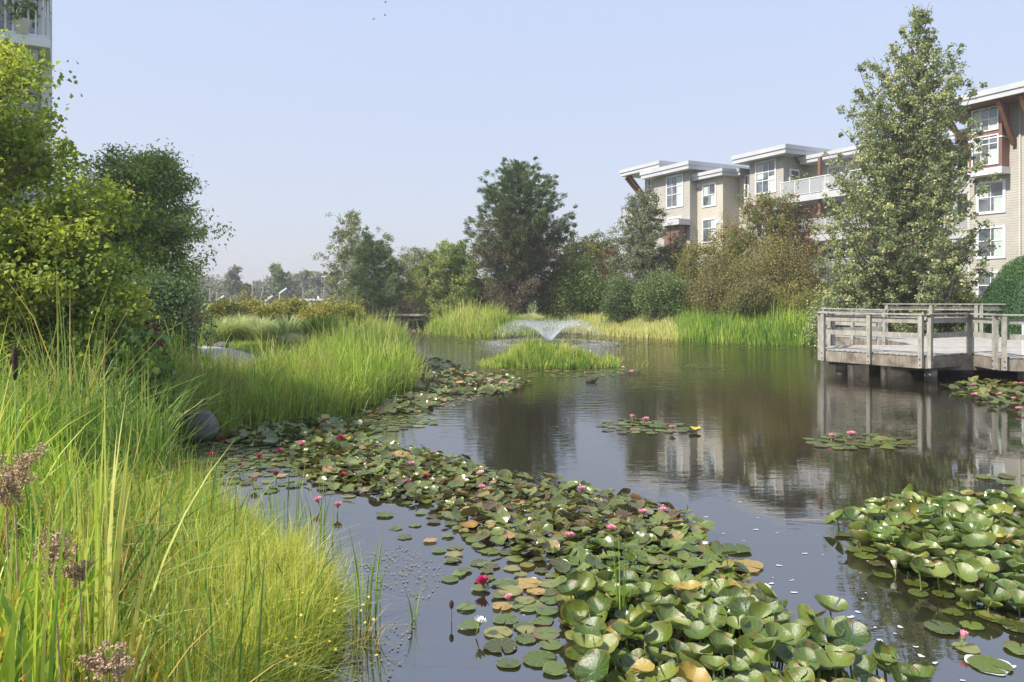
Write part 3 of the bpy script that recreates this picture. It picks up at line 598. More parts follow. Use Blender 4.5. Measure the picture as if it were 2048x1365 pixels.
# ------------------------------------------------------------------ timber viewing deck
ZF = 0.78; RT = 1.12
deck = tag(empty('viewing_deck', (13, 23, 0)), 'weathered grey timber viewing deck standing on posts over the pond', 'deck'); DK = (13, 23, 0)
P1 = (9.75, 23.6); P3 = (11.55, 20.95); P5 = (13.5, 22.1); P6 = (13.3, 20.45); P8 = (14.0, 20.15)
poly = [P1, P3, P5, P6, P8, (22, 20.0), (22, 36.0), (16, 36.2), (14.5, 34.6), (13.3, 32), (14.45, 28.8), (14.2, 27), (13.7, 25.4), (12.6, 25.5), (10.7, 25.1)]
pl = np.array(poly)
# boards: clip by building strips along x for every board of 0.14 m
def inpoly(px_, py_):
    ins = False
    for i in range(len(pl)):
        a, b_ = pl[i], pl[(i + 1) % len(pl)]
        if (a[1] > py_) != (b_[1] > py_) and px_ < (b_[0] - a[0]) * (py_ - a[1]) / (b_[1] - a[1]) + a[0]: ins = not ins
    return ins
def xs_at(yv):
    xs = []
    for i in range(len(pl)):
        a, b_ = pl[i], pl[(i + 1) % len(pl)]
        if (a[1] > yv) != (b_[1] > yv): xs.append((b_[0] - a[0]) * (yv - a[1]) / (b_[1] - a[1]) + a[0])
    return sorted(xs)
mb = MB(); yv = 20.02
while yv < 36.1:
    xs = xs_at(yv + .067)
    for k in range(0, len(xs) - 1, 2):
        if xs[k + 1] - xs[k] > .1:
            dz = rng.uniform(-.004, .004); mb.box(xs[k], xs[k + 1], yv, yv + .132, ZF - .04 + dz, ZF + dz)
    yv += .14
mb.build('floor_boards', M_floorw, deck, local=DK)
mbf = MB()
edges = [(i, (i + 1) % len(pl)) for i in range(len(pl))]
for i, j in edges:
    a = np.array([*pl[i], ZF - .22]); b_ = np.array([*pl[j], ZF - .22]); d_ = (b_ - a) / np.linalg.norm(b_ - a); a2 = a + d_ * .03; b2 = b_ - d_ * .03
    mbf.bar(a2, b2, .06, .32)
mbf.build('fascia', M_fascia, deck, local=DK)
for yv in (21.9, 23.6, 25.9, 30.2, 33.5):
    xs = xs_at(yv); mb = MB(); mb.box(xs[0] + .25 if yv < 25 else 14.7, 20, yv - .08, yv + .08, ZF - .5, ZF - .1); mb.build('beam', M_fascia, deck, local=DK)
for (x, y) in [(10.35, 23.55), (12.0, 21.5), (11.9, 24.6), (13.6, 22.4), (13.7, 25.1), (14.9, 21.3), (14.0, 31.9), (14.9, 29.4), (15.2, 34), (17, 24), (17, 30)]:
    mb = MB(); mb.tube([[x, y, -.7], [x, y, .32]], .17, 16); p_ = mb.build('pile', M_conc, deck, True, local=DK)
    mb = MB(); mb.box(x - .12, x + .12, y - .12, y + .12, .322, ZF - .1 if True else 0); mb.build('pile_post', M_fascia, deck, local=DK)
# abutment
mb = MB(); mb.box(13.95, 21.9, 20.3, 20.7, -.6, .44); mb.box(14.2, 21.9, 20.06, 20.28, -.6, .3); mb.build('abutment', M_conc, deck, local=DK)
n = M_conc.node_tree; b = n.nodes['Principled BSDF']; src = b.inputs['Base Color'].links[0].from_socket; gp = n.nodes.new('ShaderNodeNewGeometry'); gs = n.nodes.new('ShaderNodeSeparateXYZ'); n.links.new(gp.outputs['Position'], gs.inputs[0])
gr = ramp(n, [(.25, .22, .15), (.3, .28, .18), (1, 1, 1)], pos=[0, .1, .2]); n.links.new(gs.outputs['Z'], gr.inputs[0]); gm_ = n.nodes.new('ShaderNodeMix'); gm_.data_type = 'RGBA'; gm_.blend_type = 'MULTIPLY'; gm_.inputs['Factor'].default_value = 1
n.links.new(src, gm_.inputs['A']); n.links.new(gr.outputs[0], gm_.inputs['B']); n.links.new(gm_.outputs['Result'], b.inputs['Base Color'])
bolt = simple('rusty_bolt', [(0.02, 0.015, 0.012), (0.05, 0.03, 0.02)], 8, 0.6)
def railing(pts, z=ZF, posts_extra=None, h=RT, cap=True):
    rl = empty('railing', (0, 0, 0)); rl.parent = deck
    mr_ = MB(); mc = MB(); mo = []
    for k in range(len(pts) - 1):
        a = np.array([*pts[k], 0]); b_ = np.array([*pts[k + 1], 0]); L = np.linalg.norm(b_ - a); d_ = (b_ - a) / L; nrm = np.array([d_[1], -d_[0], 0])
        npst = max(1, round(L / 1.75))
        for i in range(npst + 1):
            q = a + d_ * (min(max(L * i / npst, .09), L - .09)) + nrm * .075; mo.append((q, d_))
        for zz in (h - .16, .54):
            mr_.bar(a + d_ * .04 + ZUP * (z + zz) + nrm * .012, b_ - d_ * .04 + ZUP * (z + zz) + nrm * .012, .042, .145)
        mc.bar(a - d_ * .03 + ZUP * (z + h + .02) + nrm * .05, b_ + d_ * .03 + ZUP * (z + h + .02) + nrm * .05, .2, .042)
    mr_.build('rail', M_wood, rl, local=DK)
    if cap: mc.build('cap_rail', M_wood, rl, local=DK)
    for q, d_ in mo:
        mb = MB(); nrm = np.array([d_[1], -d_[0], 0]); c = q; s_ = .056
        mb.frame_box(c - d_ * s_ - nrm * s_ + ZUP * (z - .36), d_ * 2 * s_, nrm * 2 * s_, ZUP * (h + .355))
        p_ = mb.build('post', M_wood, rl, local=DK)
        m2 = MB()
        for zz in (-.28, -.12): m2.tube([c + nrm * s_ + ZUP * (z + zz), c + nrm * (s_ + .018) + ZUP * (z + zz)], .018, 8)
        m2.build('bolt', bolt, rl, local=DK)
    return rl
railing([P1, P3]); railing([P3, P5]); railing([P5, P6]); railing([P6, P8]); railing([(12.6, 25.5), (10.7, 25.1), P1])
railing([(14.5, 34.6), (13.3, 32), (14.45, 28.8)])
railing([(15.6, 31.5), (19.0, 30.6), (22, 30.2)][:3], z=ZF + .2); railing([(17.2, 36), (21.8, 34.5)], z=ZF + .32)
e = tag(empty('notice_board', (14.68, 21.2, ZF)), 'small white framed blue and white panel on the deck at the right edge', 'sign')
mb = MB(); mb.box(-.25, -.2, -.03, .03, 0, .98); mb.box(.9, .95, -.03, .03, 0, .98); mb.box(-.2, .9, -.029, .029, .93, .98); mb.box(-.2, .9, -.029, .029, .1, .15); mb.build('frame', M_white, e)
mb = MB(); mb.box(-.2, .9, -.012, .012, .15, .93); mb.build('panel', simple('blue_white_panel', [(0.2, 0.26, 0.42), (0.6, 0.63, 0.7)], 22, .5), e)

# ------------------------------------------------------------------ footbridge far left
e = tag(empty('footbridge', (-10, 62, 0)), 'dark timber footbridge with picket railings over the far end of the pond', 'bridge')
x0, x1, y0 = -9.6, -3.9, 61.5
mb = MB(); mb.box(x0, x1 + .6, y0, y0 + 2, .86, 1.0); mb.build('bridge_deck', M_tan, e, local=(-10, 62, 0))
mb = MB(); mb.box(x0, x1 + .6, y0 + .1, y0 + .3, .5, .858); mb.box(x0, x1 + .6, y0 + 1.6, y0 + 1.8, .5, .858); mb.build('beam', M_dwood, e, local=(-10, 62, 0))
for yy in (y0 + .04, y0 + 1.9):
    mb = MB(); mb.box(x0, x1 + .6, yy, yy + .07, 1.95, 2.02); mb.box(x0, x1 + .6, yy, yy + .05, 1.1, 1.16)
    for i in range(48): xx = x0 + .05 + i * .13; mb.box(xx, xx + .035, yy + .01, yy + .045, 1.161, 1.949)
    for i in range(4): xx = x0 + i * 2.0; mb.box(xx, xx + .12, yy - .02, yy + .1, .87, 2.08)
    mb.build('railing', M_dwood, e, local=(-10, 62, 0))
for xx in (-8.9, -6.4, -4.2):
    mb = MB(); mb.box(xx, xx + .35, y0 + .15, y0 + 1.8, -.6, .498); mb.build('pier', M_conc, e, local=(-10, 62, 0))
mb = MB(); mb.box(x0 - 1.2, x0 - .002, y0 - .1, y0 + 2.1, -.6, .84); mb.build('abutment', M_dwood, e, local=(-10, 62, 0))

# ------------------------------------------------------------------ trees
# left, near
tree('maple_tree', 'tall yellow green maple filling the left edge, nearest tree', 'tree', -8.9, 11.6, 6.0, bump_prof(2.25, .42, .35, .75), 85, .16, (0.078, 0.066), 85000, L_maple, bark, .1, .5, 11, .5, .15, lean=(0.0, 0), per=12, shade_rnd=.5)
tree('maple_tree', 'young yellow green maple at lower left, below the taller maple', 'tree', -7.0, 11.2, 3.5, bump_prof(1.2, .5, .25, .5), 40, .06, (0.075, 0.065), 20000, L_maple, bark, .22, .5, 12, .42, .2, per=11, shade_rnd=.45)
tree('locust_tree', 'dark green feathery round tree behind the maples on the left', 'tree', -11.4, 22.5, 6.3, bump_prof(2.05, .5, .35, .8), 90, .2, (0.13, 0.05), 52000, L_acacia, darkbark, .2, .45, 13, .5, .2, per=12)
shrub('hedge', 'blue green hedge below the dark round tree on the left', 'hedge', 215, 418, 545, 19.5, L_hedge, (.09, .05), 26000, 21, lumps=12)
shrub('hedge', 'dark green hedge under the maples at the left edge', 'hedge', -120, 240, 585, 14.2, L_acacia, (.09, .06), 26000, 22, lumps=12)
shrub('red_shrub', 'dark red leaved shrub in the left border', 'shrub', 212, 325, 596, 12.8, L_red, (.09, .06), 6000, 23)
shrub('broadleaf_shrub', 'shrub with big round light green leaves in front of the red shrub', 'shrub', 120, 335, 650, 11.2, L_broad, (.11, .1), 7500, 24, depth=.5)
# mid distance, centre left
shrub('shrub', 'olive green shrub at the far left of the yellow row', 'shrub', 395, 500, 606, 34, L_olive, (.12, .08), 7000, 31, group='low yellow shrubs beyond the grasses')
shrub('shrub', 'golden green shrub, second of the yellow row', 'shrub', 470, 570, 603, 38, L_yellow, (.12, .08), 7000, 32, group='low yellow shrubs beyond the grasses', shade_rnd=.3)
shrub('shrub', 'olive gold shrub, third of the yellow row', 'shrub', 535, 632, 600, 40, L_yellow, (.12, .08), 7000, 33, group='low yellow shrubs beyond the grasses', shade_rnd=.25)
shrub('shrub', 'small orange tinted shrub at the end of the yellow row', 'shrub', 556, 592, 602, 58, L_yellow, (.14, .09), 3000, 34, group='low yellow shrubs beyond the grasses', shade_rnd=.6)
shrub('shrub', 'wide yellow shrub behind the reeds, nearest the pond', 'shrub', 580, 742, 611, 33, L_yellow, (.11, .07), 13000, 35, group='low yellow shrubs beyond the grasses', shade_rnd=.35)
shrub('shrub', 'straw coloured low shrub at the tip of the reed bank', 'shrub', 690, 770, 632, 40, L_brown, (.1, .07), 4000, 36, shade_rnd=.7)
tree('poplar_tree', 'slender loose poplar behind the left pine beyond the bridge', 'tree', (712 - CX) / FPX * 62, 62, 9.4, bump_prof(2.9, .35, .08, .7), 46, .16, (.15, .11), 16000, L_grey, bark, .12, .8, 41, .45, .25, sway=.5)
tree('pine_tree', 'dark pine with a slanting bare trunk left of the footbridge', 'tree', (757 - CX) / FPX * 56, 56, 6.9, bump_prof(2.3, .55, .35, .55), 42, .2, (.26, .045), 26000, L_pine, bark, .3, .35, 42, .42, .3, lean=(-.05, 0), pine=True)
tree('willow_tree', 'grey green willow behind the footbridge', 'tree', (830 - CX) / FPX * 74, 74, 8.2, bump_prof(3.4, .4, .3, .8), 60, .18, (.2, .08), 26000, L_grey, bark, .1, .7, 43, .5, .25, droop=.1)
shrub('shrub', 'dark green bush filling the space behind the left pine', 'shrub', 662, 800, 520, 68, L_green, (.16, .1), 12000, 44, shade_rnd=.4)
shrub('shrub', 'dense green bush directly behind the footbridge', 'shrub', 780, 900, 548, 68, L_olive, (.16, .1), 11000, 45, shade_rnd=.35)
tree('cedar_tree', 'feathery yellow green cedar left of the big pine', 'tree', (908 - CX) / FPX * 57, 57, 6.2, bump_prof(3.4, .3, .2, .85), 70, .16, (.22, .085), 34000, L_lime, bark, .05, .5, 46, .45, .2, droop=.05)
shrub('shrub', 'green bush at the foot of the big pine, left side', 'shrub', 930, 1030, 560, 58, L_green, (.14, .09), 9000, 47)
# the big pine
def pine_prof(t): return float(np.interp(t, [0, .3, .42, .55, .66, .76, .86, .94, 1], [2.7, 3.1, 3.6, 3.65, 3.3, 2.7, 1.9, 1.1, .3]))
zb_ = float(gh(1.0, 53)) - .1
big = tree('pine_tree', 'big rugged pine with bare brown lower limbs behind the fountain', 'tree', (1042 - CX) / FPX * 53, 53, P(0, 320, 53)[2] - zb_, pine_prof, 105, .34, (.26, .055), 66000, L_pine, darkbark, .33, 1.1, 51, .28, .2, pine=True, per=13, sway=.35)
r = np.random.default_rng(52); mb = MB(); tw = []
for i in range(110):
    hh_ = r.uniform(1.3, 7.0); az = r.uniform(0, 2 * pi); R = r.uniform(1.8, 4.0) * (.75 if hh_ < 2.4 else 1); d_ = np.array([cos(az), sin(az), 0]); s = np.linspace(0, 1, 6)[:, None]
    pts = np.array([0, 0, hh_]) + d_ * R * s + np.array([0, 0, 1]) * (-.9 * s ** 1.5 * r.uniform(.2, 1.2) + .35 * s ** 3 * r.uniform(0, 2)); pts[1:] += r.normal(size=(5, 3)) * .08
    mb.tube(pts, np.linspace(.055, .012, 6), 5, False)
    for k in range(16):
        q = r.uniform(.25, 1); pt = np.array([np.interp(q, s[:, 0], pts[:, a]) for a in range(3)]); e2 = pt + r.normal(size=3) * np.array([.3, .3, .28]) + np.array([0, 0, -.22])
        mb.tube(np.array([pt, e2]), [.011, .005], 3, False); tw.append(e2); tw.append((pt + e2) / 2)
mb.build('bare_branches', darkbark, big, True); tw = np.array(tw); idx = r.integers(0, len(tw), 30000)
leaves('dead_twigs', tw[idx] + r.normal(size=(30000, 3)) * .16, .26, .028, L_twig, r.uniform(0, 1, 30000), big, r)
shrub('shrub', 'brown green grassy bush right below the big pine trunk', 'shrub', 985, 1062, 588, 54.5, L_brown, (.16, .05), 6000, 53)
shrub('shrub', 'round yellow green bush right of the big pine', 'shrub', 1080, 1215, 515, 53, L_lime, (.14, .1), 20000, 54, shade_rnd=.4)
shrub('shrub', 'dark green bush against the big pine, right side', 'shrub', 1062, 1135, 560, 55, L_green, (.13, .09), 9000, 55)
tree('small_tree', 'olive topped tree on the skyline right of the big pine', 'tree', (1165 - CX) / FPX * 66, 66, 6.9, bump_prof(3.5, .6, .5, .8), 55, .16, (.17, .11), 24000, L_olive, bark, .15, .4, 56, .5, .2, shade_rnd=.15)
tree('small_tree', 'rust red small tree left of the dark weeping birch', 'tree', (1222 - CX) / FPX * 62, 62, 5.4, bump_prof(1.3, .6, .4, .8), 26, .12, (.13, .09), 7000, L_rust, bark, .2, .4, 57, .35, .2, shade_rnd=.3)
shrub('shrub', 'pale lime plumed shrub in front of the rust red tree', 'shrub', 1192, 1238, 533, 55, L_lime, (.2, .06), 3500, 58, shade_rnd=.85)
shrub('shrub', 'small orange bush by the gap of lawn in the middle', 'shrub', 1183, 1216, 603, 57, L_yellow, (.14, .07), 1800, 59, shade_rnd=.8)
# right shrubbery
tree('birch_tree', 'dark drooping birch in front of the left end of the apartments', 'tree', (1293 - CX) / FPX * 52, 52, 9.1, lambda t: 2.65 * (1 if t < .45 else max(.32, 1 - ((t - .45) / .55) ** 1.2 * .7)), 95, .14, (.12, .08), 42000, L_grey, darkbark, .1, .3, 61, .4, .2, droop=.12, shade_rnd=.3, sway=.5)
shrub('shrub', 'dark olive shrub right of the drooping birch', 'shrub', 1318, 1380, 440, 53, L_grey, (.11, .08), 6000, 62, shade_rnd=.15)
shrub('shrub', 'dark green shrub at the water by the yellow grass', 'shrub', 1192, 1290, 552, 48, L_green, (.1, .07), 14000, 63, shade_rnd=.35)
shrub('shrub', 'bright green shrub, broad and rounded, beside the reeds', 'shrub', 1262, 1385, 548, 46, L_green, (.1, .07), 18000, 64, shade_rnd=.62)
shrub('shrub', 'olive shrub with reddish stems left of the tall brown thicket', 'shrub', 1335, 1450, 480, 48.5, L_olive, (.1, .07), 15000, 65, shade_rnd=.5)
shrub('shrub', 'tall yellow olive shrub below the apartment windows', 'shrub', 1405, 1500, 425, 50, L_olive, (.1, .07), 16000, 66, spiky=.25, shade_rnd=.7)
shrub('shrub', 'brown tinged shrub at the middle of the thicket', 'shrub', 1375, 1500, 510, 43.5, L_brown, (.09, .06), 18000, 67)
shrub('shrub', 'largest brown and olive shrub beside the cottonwood', 'shrub', 1465, 1650, 462, 44, L_brown, (.09, .06), 34000, 68, shade_rnd=.55)
shrub('shrub', 'low brown shrub above the reeds', 'shrub', 1440, 1560, 560, 41.5, L_brown, (.09, .06), 15000, 69, shade_rnd=.35)
shrub('shrub', 'low olive shrub at the right end of the thicket', 'shrub', 1540, 1650, 565, 40.5, L_olive, (.09, .06), 13000, 70, shade_rnd=.55)
ash = tree('mountain_ash', 'mountain ash with clusters of red berries before the balconies', 'tree', (1543 - CX) / FPX * 47, 47, 8.0, bump_prof(2.8, .6, .55, .6), 70, .13, (.13, .06), 26000, L_olive, darkbark, .3, .5, 71, .4, .3, shade_rnd=.35)
r = np.random.default_rng(72)
for k in range(46):
    c0 = np.array([r.normal() * 1.5, -abs(r.normal()) * 1.3, r.uniform(4.2, 7.6)]); V, Q = blob(c0, (.09, .09, .07), 9, 7, .9, k, 3.0); mk('berry_cluster', V, Q, L_berry, ash)
tree('small_tree', 'small tree with rusty leaves between the berry tree and the cottonwood', 'tree', (1600 - CX) / FPX * 46, 46, 7.4, bump_prof(1.8, .5, .4, .7), 34, .1, (.12, .07), 9000, L_rust, darkbark, .3, .5, 73, .35, .3, shade_rnd=.3)
# the tall cottonwood by the deck
def cot_prof(t): return np.interp(t, [0, .06, .18, .32, .45, .6, .72, .83, .92, 1], [2.6, 3.6, 4.0, 3.85, 3.25, 2.85, 2.6, 1.85, .7, .12])
zb_ = float(gh(17.3, 34.5)) - .1
tree('cottonwood_tree', 'tall spire shaped cottonwood with glossy leaves rising behind the deck', 'tree', (1789 - CX) / FPX * 34.5, 34.5, P(0, 8, 34.5)[2] - zb_, cot_prof, 230, .24, (.11, .09), 115000, L_cotton, bark, .05, 1.1, 81, .27, .12, lean=(.055, 0), per=11, upbias=.15, zb=zb_, sway=.2)
shrub('shrub', 'leafy low growth of suckers left of the deck', 'shrub', 1612, 1740, 560, 35.5, L_cotton, (.1, .08), 14000, 82, shade_rnd=.6)
shrub('shrub', 'yellow green sucker growth under the right side of the cottonwood', 'shrub', 1800, 1950, 500, 36, L_cotton, (.1, .08), 15000, 83, shade_rnd=.8)
shrub('shrub', 'small lime shrub at the foot of the clipped yew', 'shrub', 1890, 1965, 580, 34, L_lime, (.08, .05), 4500, 84)
shrub('shrub', 'small brownish shrub behind the deck rail', 'shrub', 1885, 1925, 575, 36, L_rust, (.08, .05), 2200, 85, shade_rnd=.6)
shrub('shrub', 'dark shrub behind the deck rail under the cottonwood', 'shrub', 1700, 1900, 560, 38, L_acacia, (.1, .07), 14000, 86, shade_rnd=.2)
# clipped yew dome
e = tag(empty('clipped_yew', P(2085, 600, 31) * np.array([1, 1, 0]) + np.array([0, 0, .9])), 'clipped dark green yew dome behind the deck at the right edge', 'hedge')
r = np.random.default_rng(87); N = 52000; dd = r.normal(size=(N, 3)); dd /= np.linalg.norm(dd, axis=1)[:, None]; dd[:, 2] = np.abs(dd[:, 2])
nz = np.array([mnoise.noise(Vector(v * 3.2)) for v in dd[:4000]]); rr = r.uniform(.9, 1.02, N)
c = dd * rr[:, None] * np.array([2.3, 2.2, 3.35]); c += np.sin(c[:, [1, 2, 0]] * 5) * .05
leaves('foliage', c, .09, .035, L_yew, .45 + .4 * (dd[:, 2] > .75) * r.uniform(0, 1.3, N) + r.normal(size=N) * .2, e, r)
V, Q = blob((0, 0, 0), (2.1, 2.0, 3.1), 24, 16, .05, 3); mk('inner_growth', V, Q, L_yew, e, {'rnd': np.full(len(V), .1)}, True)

# ------------------------------------------------------------------ far wooded shore, hazy
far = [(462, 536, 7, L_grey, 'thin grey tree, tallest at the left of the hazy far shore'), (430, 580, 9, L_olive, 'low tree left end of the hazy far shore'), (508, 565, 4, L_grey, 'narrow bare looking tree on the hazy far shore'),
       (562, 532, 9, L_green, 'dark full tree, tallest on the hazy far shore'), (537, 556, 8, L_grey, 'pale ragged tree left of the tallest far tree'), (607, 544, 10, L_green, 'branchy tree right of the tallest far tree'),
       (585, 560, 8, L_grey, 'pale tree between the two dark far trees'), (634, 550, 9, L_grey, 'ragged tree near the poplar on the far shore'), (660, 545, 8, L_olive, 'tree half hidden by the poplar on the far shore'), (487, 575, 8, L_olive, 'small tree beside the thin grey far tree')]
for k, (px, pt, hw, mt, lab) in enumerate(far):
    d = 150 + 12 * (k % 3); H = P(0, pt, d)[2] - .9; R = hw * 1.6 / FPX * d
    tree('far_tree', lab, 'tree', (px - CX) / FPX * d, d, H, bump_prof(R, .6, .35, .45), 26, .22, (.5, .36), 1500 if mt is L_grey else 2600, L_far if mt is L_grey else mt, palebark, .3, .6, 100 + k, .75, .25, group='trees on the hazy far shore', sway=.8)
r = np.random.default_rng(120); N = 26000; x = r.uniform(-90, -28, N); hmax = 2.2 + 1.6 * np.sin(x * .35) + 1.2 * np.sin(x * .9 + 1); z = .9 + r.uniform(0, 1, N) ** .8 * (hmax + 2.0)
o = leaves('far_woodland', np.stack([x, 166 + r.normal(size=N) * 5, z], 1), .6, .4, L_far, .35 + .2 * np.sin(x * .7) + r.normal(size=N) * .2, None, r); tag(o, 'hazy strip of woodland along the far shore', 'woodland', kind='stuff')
for k, (px, pt, h_, ln) in enumerate([(419, 575, 5, .02), (434, 578, 4, .0), (505, 560, 6, 0), (518, 577, 5, .15), (560, 588, 4, 0), (606, 575, 6, 0), (643, 568, 6, .1), (648, 575, 5, 0)]):
    d = 128; t_ = P(px, pt, d); mb = MB(); mb.tube([[0, 0, 0], [ln * h_ * .5, 0, (t_[2] - .9) * .5], [ln * h_, 0, t_[2] - .9]], [.14, .11, .05], 6)
    o = mb.build('bare_trunk', palebark, None, True, local=(0, 0, 0)); o.location = (t_[0], d, .9)
    tag(o, ['bleached dead trunk at the far left of the far shore', 'short bleached snag beside the leftmost one', 'thin dead trunk left of the leaning snag on the far shore', 'leaning bleached snag on the far shore', 'short snag under the tallest far tree', 'dead trunk in the middle of the far shore', 'leaning pale snag by the white shelter', 'upright pale snag by the white shelter'][k], 'dead tree', 'bleached dead trunks on the far shore')
e = tag(empty('boat_shelter', (P(622, 600, 105)[0], 105, .9)), 'small white flat roofed boat shelter on the far shore', 'shelter')
mb = MB(); mb.box(-1.6, 1.7, -.8, .8, 1.05, 1.3); mb.build('roof', M_white, e)
mb = MB(); [mb.box(x_, x_ + .1, y_, y_ + .1, 0, 1.048) for x_ in (-1.4, 0, 1.4) for y_ in (-.7, .6)]; mb.build('post', M_white, e)
mb = MB(); mb.box(.9, 1.15, -.2, .1, 1.302, 1.65); mb.build('vent', M_white, e)
for k, (px, py) in enumerate([(441, 597), (538, 597), (566, 582)]):  # short white poles, each with a slanted bar on top
    q = P(px, py, 100); mb = MB(); mb.bar(q + np.array([-.5, 0, -.35]), q + np.array([.5, 0, .35]), .3, .22); mb.tube([q + np.array([-.5, 0, -.4]), [q[0] - .5, q[1], .9]], .05, 6)
    tag(mb.build('leaning_pole', M_white, local=(q[0], q[1], .9)), ['slanted white marker by the leftmost snags', 'slanted white marker left of the orange bush', 'slanted white marker highest before the tallest far tree'][k], 'marker', 'slanted white markers on the far shore')

# ------------------------------------------------------------------ reeds and grasses (stuff)
def scatter(n_, xr, yr, cond, r):
    out = []; tot = 0
    while tot < n_:
        x = r.uniform(*xr, n_ * 2); y = r.uniform(*yr, n_ * 2); k = cond(x, y); out.append(np.stack([x[k], y[k]], 1)); tot += k.sum()
        if len(out) > 60: break
    p = np.vstack(out)[:n_]; return np.column_stack([p, gh(p[:, 0], p[:, 1])])
def field(name, label, n_, xr, yr, smin, smax, h, wd, bend, mat, seed, extra=None, segs=3, cat='grass', rm=.5, clump=.9, hfun=None, tus=0, tr=.12):
    r = np.random.default_rng(seed)
    def cond(x, y):
        s = sdf(x, y); k = (s > smin) & (s < smax) & (np.abs(x) < .74 * y + 1.2 if True else 1)
        if name in ('reeds', 'dry_stems'): k &= ((x + 5.15) / .62) ** 2 + ((y - 12.1) / .8) ** 2 > 1
        if extra: k &= extra(x, y)
        return k
    if tus:   # blades grow in tussocks that lean outwards, each with its own height and tint
        cen = scatter(tus, xr, yr, cond, r); ct = len(cen); ci = r.integers(0, ct, n_); off = r.normal(size=(n_, 2)) * tr * r.uniform(.5, 1.6, ct)[ci][:, None]
        p = cen[ci].copy(); p[:, :2] += off; p[:, 2] = gh(p[:, 0], p[:, 1]); N = n_; hc = np.exp(r.normal(size=ct) * .27)[ci]; tc_ = (r.normal(size=ct) * .2)[ci]; az0 = np.arctan2(off[:, 1], off[:, 0])
    else:
        p = scatter(n_, xr, yr, cond, r); N = len(p); hc = 1; tc_ = 0; az0 = None
    f1 = np.sin(p[:, 0] * clump * 2.1 + 1.3 * np.sin(p[:, 1] * clump)) * np.sin(p[:, 1] * clump * 1.7 + seed)
    hh_ = r.uniform(h[0], h[1], N) * (1 + .18 * f1) * hc
    if hfun is not None: hh_ = hh_ * hfun(p[:, 0], p[:, 1])
    f1 = f1 + tc_ * 6
    p[:, 2] = np.maximum(p[:, 2], -.25) - .02; wind = r.normal(size=N) * 1.3 + .2
    o = blades(name, p, hh_, r.uniform(wd[0], wd[1], N), np.abs(r.normal(size=N)) * bend, mat, rm + f1 * .16 + r.normal(size=N) * .2, segs, az=(az0 + r.normal(size=N) * .7) if az0 is not None else wind + r.choice([0, pi], N), r=r)
    return tag(o, label, cat, kind='stuff')
# foreground bank
field('grass', 'fine bright yellow green grass on the near left bank', 95000, (-7.5, 0), (2.2, 11), -.02, 6, (.18, .46), (.004, .014), .5, G_fine, 201, tus=1500, tr=.1, rm=.64, extra=lambda x, y: (x / y > -.52) | (np.sin(x * 9) * np.sin(y * 7) > .3))
field('grass', 'dead straw coloured thatch at the base of the near bank grass', 14000, (-7.5, 0), (2.2, 11), -.02, 6, (.1, .28), (.004, .01), 1.3, leafmat('dead_thatch', [(.12, .09, .04), (.24, .19, .09), (.32, .28, .15)], .2, tcol=(1, 1, 1)), 221, tus=900, tr=.14)
field('dry_stems', 'bent brown dead stems scattered through the near bank grass', 700, (-7, -1), (2.6, 10.5), .1, 6, (.35, .85), (.005, .011), .7, leafmat('dry_stem', [(.1, .07, .04), (.2, .15, .08), (.3, .25, .15)], .1, tcol=(1, 1, 1)), 225, segs=5, tus=160, tr=.12)
field('sedge', 'thin hair like sedge hanging over the near water edge', 26000, (-4, 0), (3.4, 7.5), -.15, .5, (.15, .32), (.003, .006), .8, G_fine, 202, rm=.4, tus=150, tr=.07)
field('reeds', 'tall cattail and iris leaves on the near left bank', 3000, (-8, -1.6), (3.2, 10.5), .5, 6, (.7, 1.25), (.014, .034), .4, G_reed, 203, segs=6, cat='reeds', extra=lambda x, y: x < -.25 * y - .85, hfun=lambda x, y: .46 + .66 * ss(-.5, -.64, x / y), tus=230, tr=.09, rm=.55)
field('reeds', 'broad tall cattail leaves closest at the left edge', 230, (-4.5, -1.5), (3.0, 5.6), .3, 6, (1.0, 1.4), (.02, .034), .16, G_reed, 224, segs=7, cat='reeds', extra=lambda x, y: x < -.54 * y, tus=26, tr=.06, rm=.68)
field('reeds', 'dark arching leaves low among the tall reeds of the near bank', 2600, (-8, -1.2), (3.2, 10.5), .4, 6, (.4, .8), (.012, .03), .9, G_dark, 222, segs=6, cat='reeds', extra=lambda x, y: x < -.2 * y - .6, tus=260, tr=.1, rm=.35)
field('reeds', 'scattered upright green blades among the near grass', 520, (-5, -.4), (3.4, 9.5), -.1, 4, (.5, .95), (.01, .02), .2, G_dark, 204, segs=5, cat='reeds', tus=70, tr=.06)
field('reeds', 'orange tinted dying leaves at the left edge of the near bank', 900, (-5, -1.6), (2.6, 6), .3, 5, (.5, 1.0), (.01, .02), .6, leafmat('dying_blades', [(0.3, 0.2, 0.04), (0.34, 0.17, 0.04), (0.22, 0.22, 0.05)], .4, tcol=(1.2, 1, .6)), 205, segs=5, cat='reeds', extra=lambda x, y: x < -.5 * y, tus=120)
field('undergrowth', 'leafy green undergrowth between the near reeds', 6000, (-8, -1.5), (4, 11), .3, 6, (.15, .6), (.02, .045), .9, G_dark, 223, segs=3, cat='undergrowth', extra=lambda x, y: x < -.3 * y - .3, tus=500, tr=.1, rm=.45)
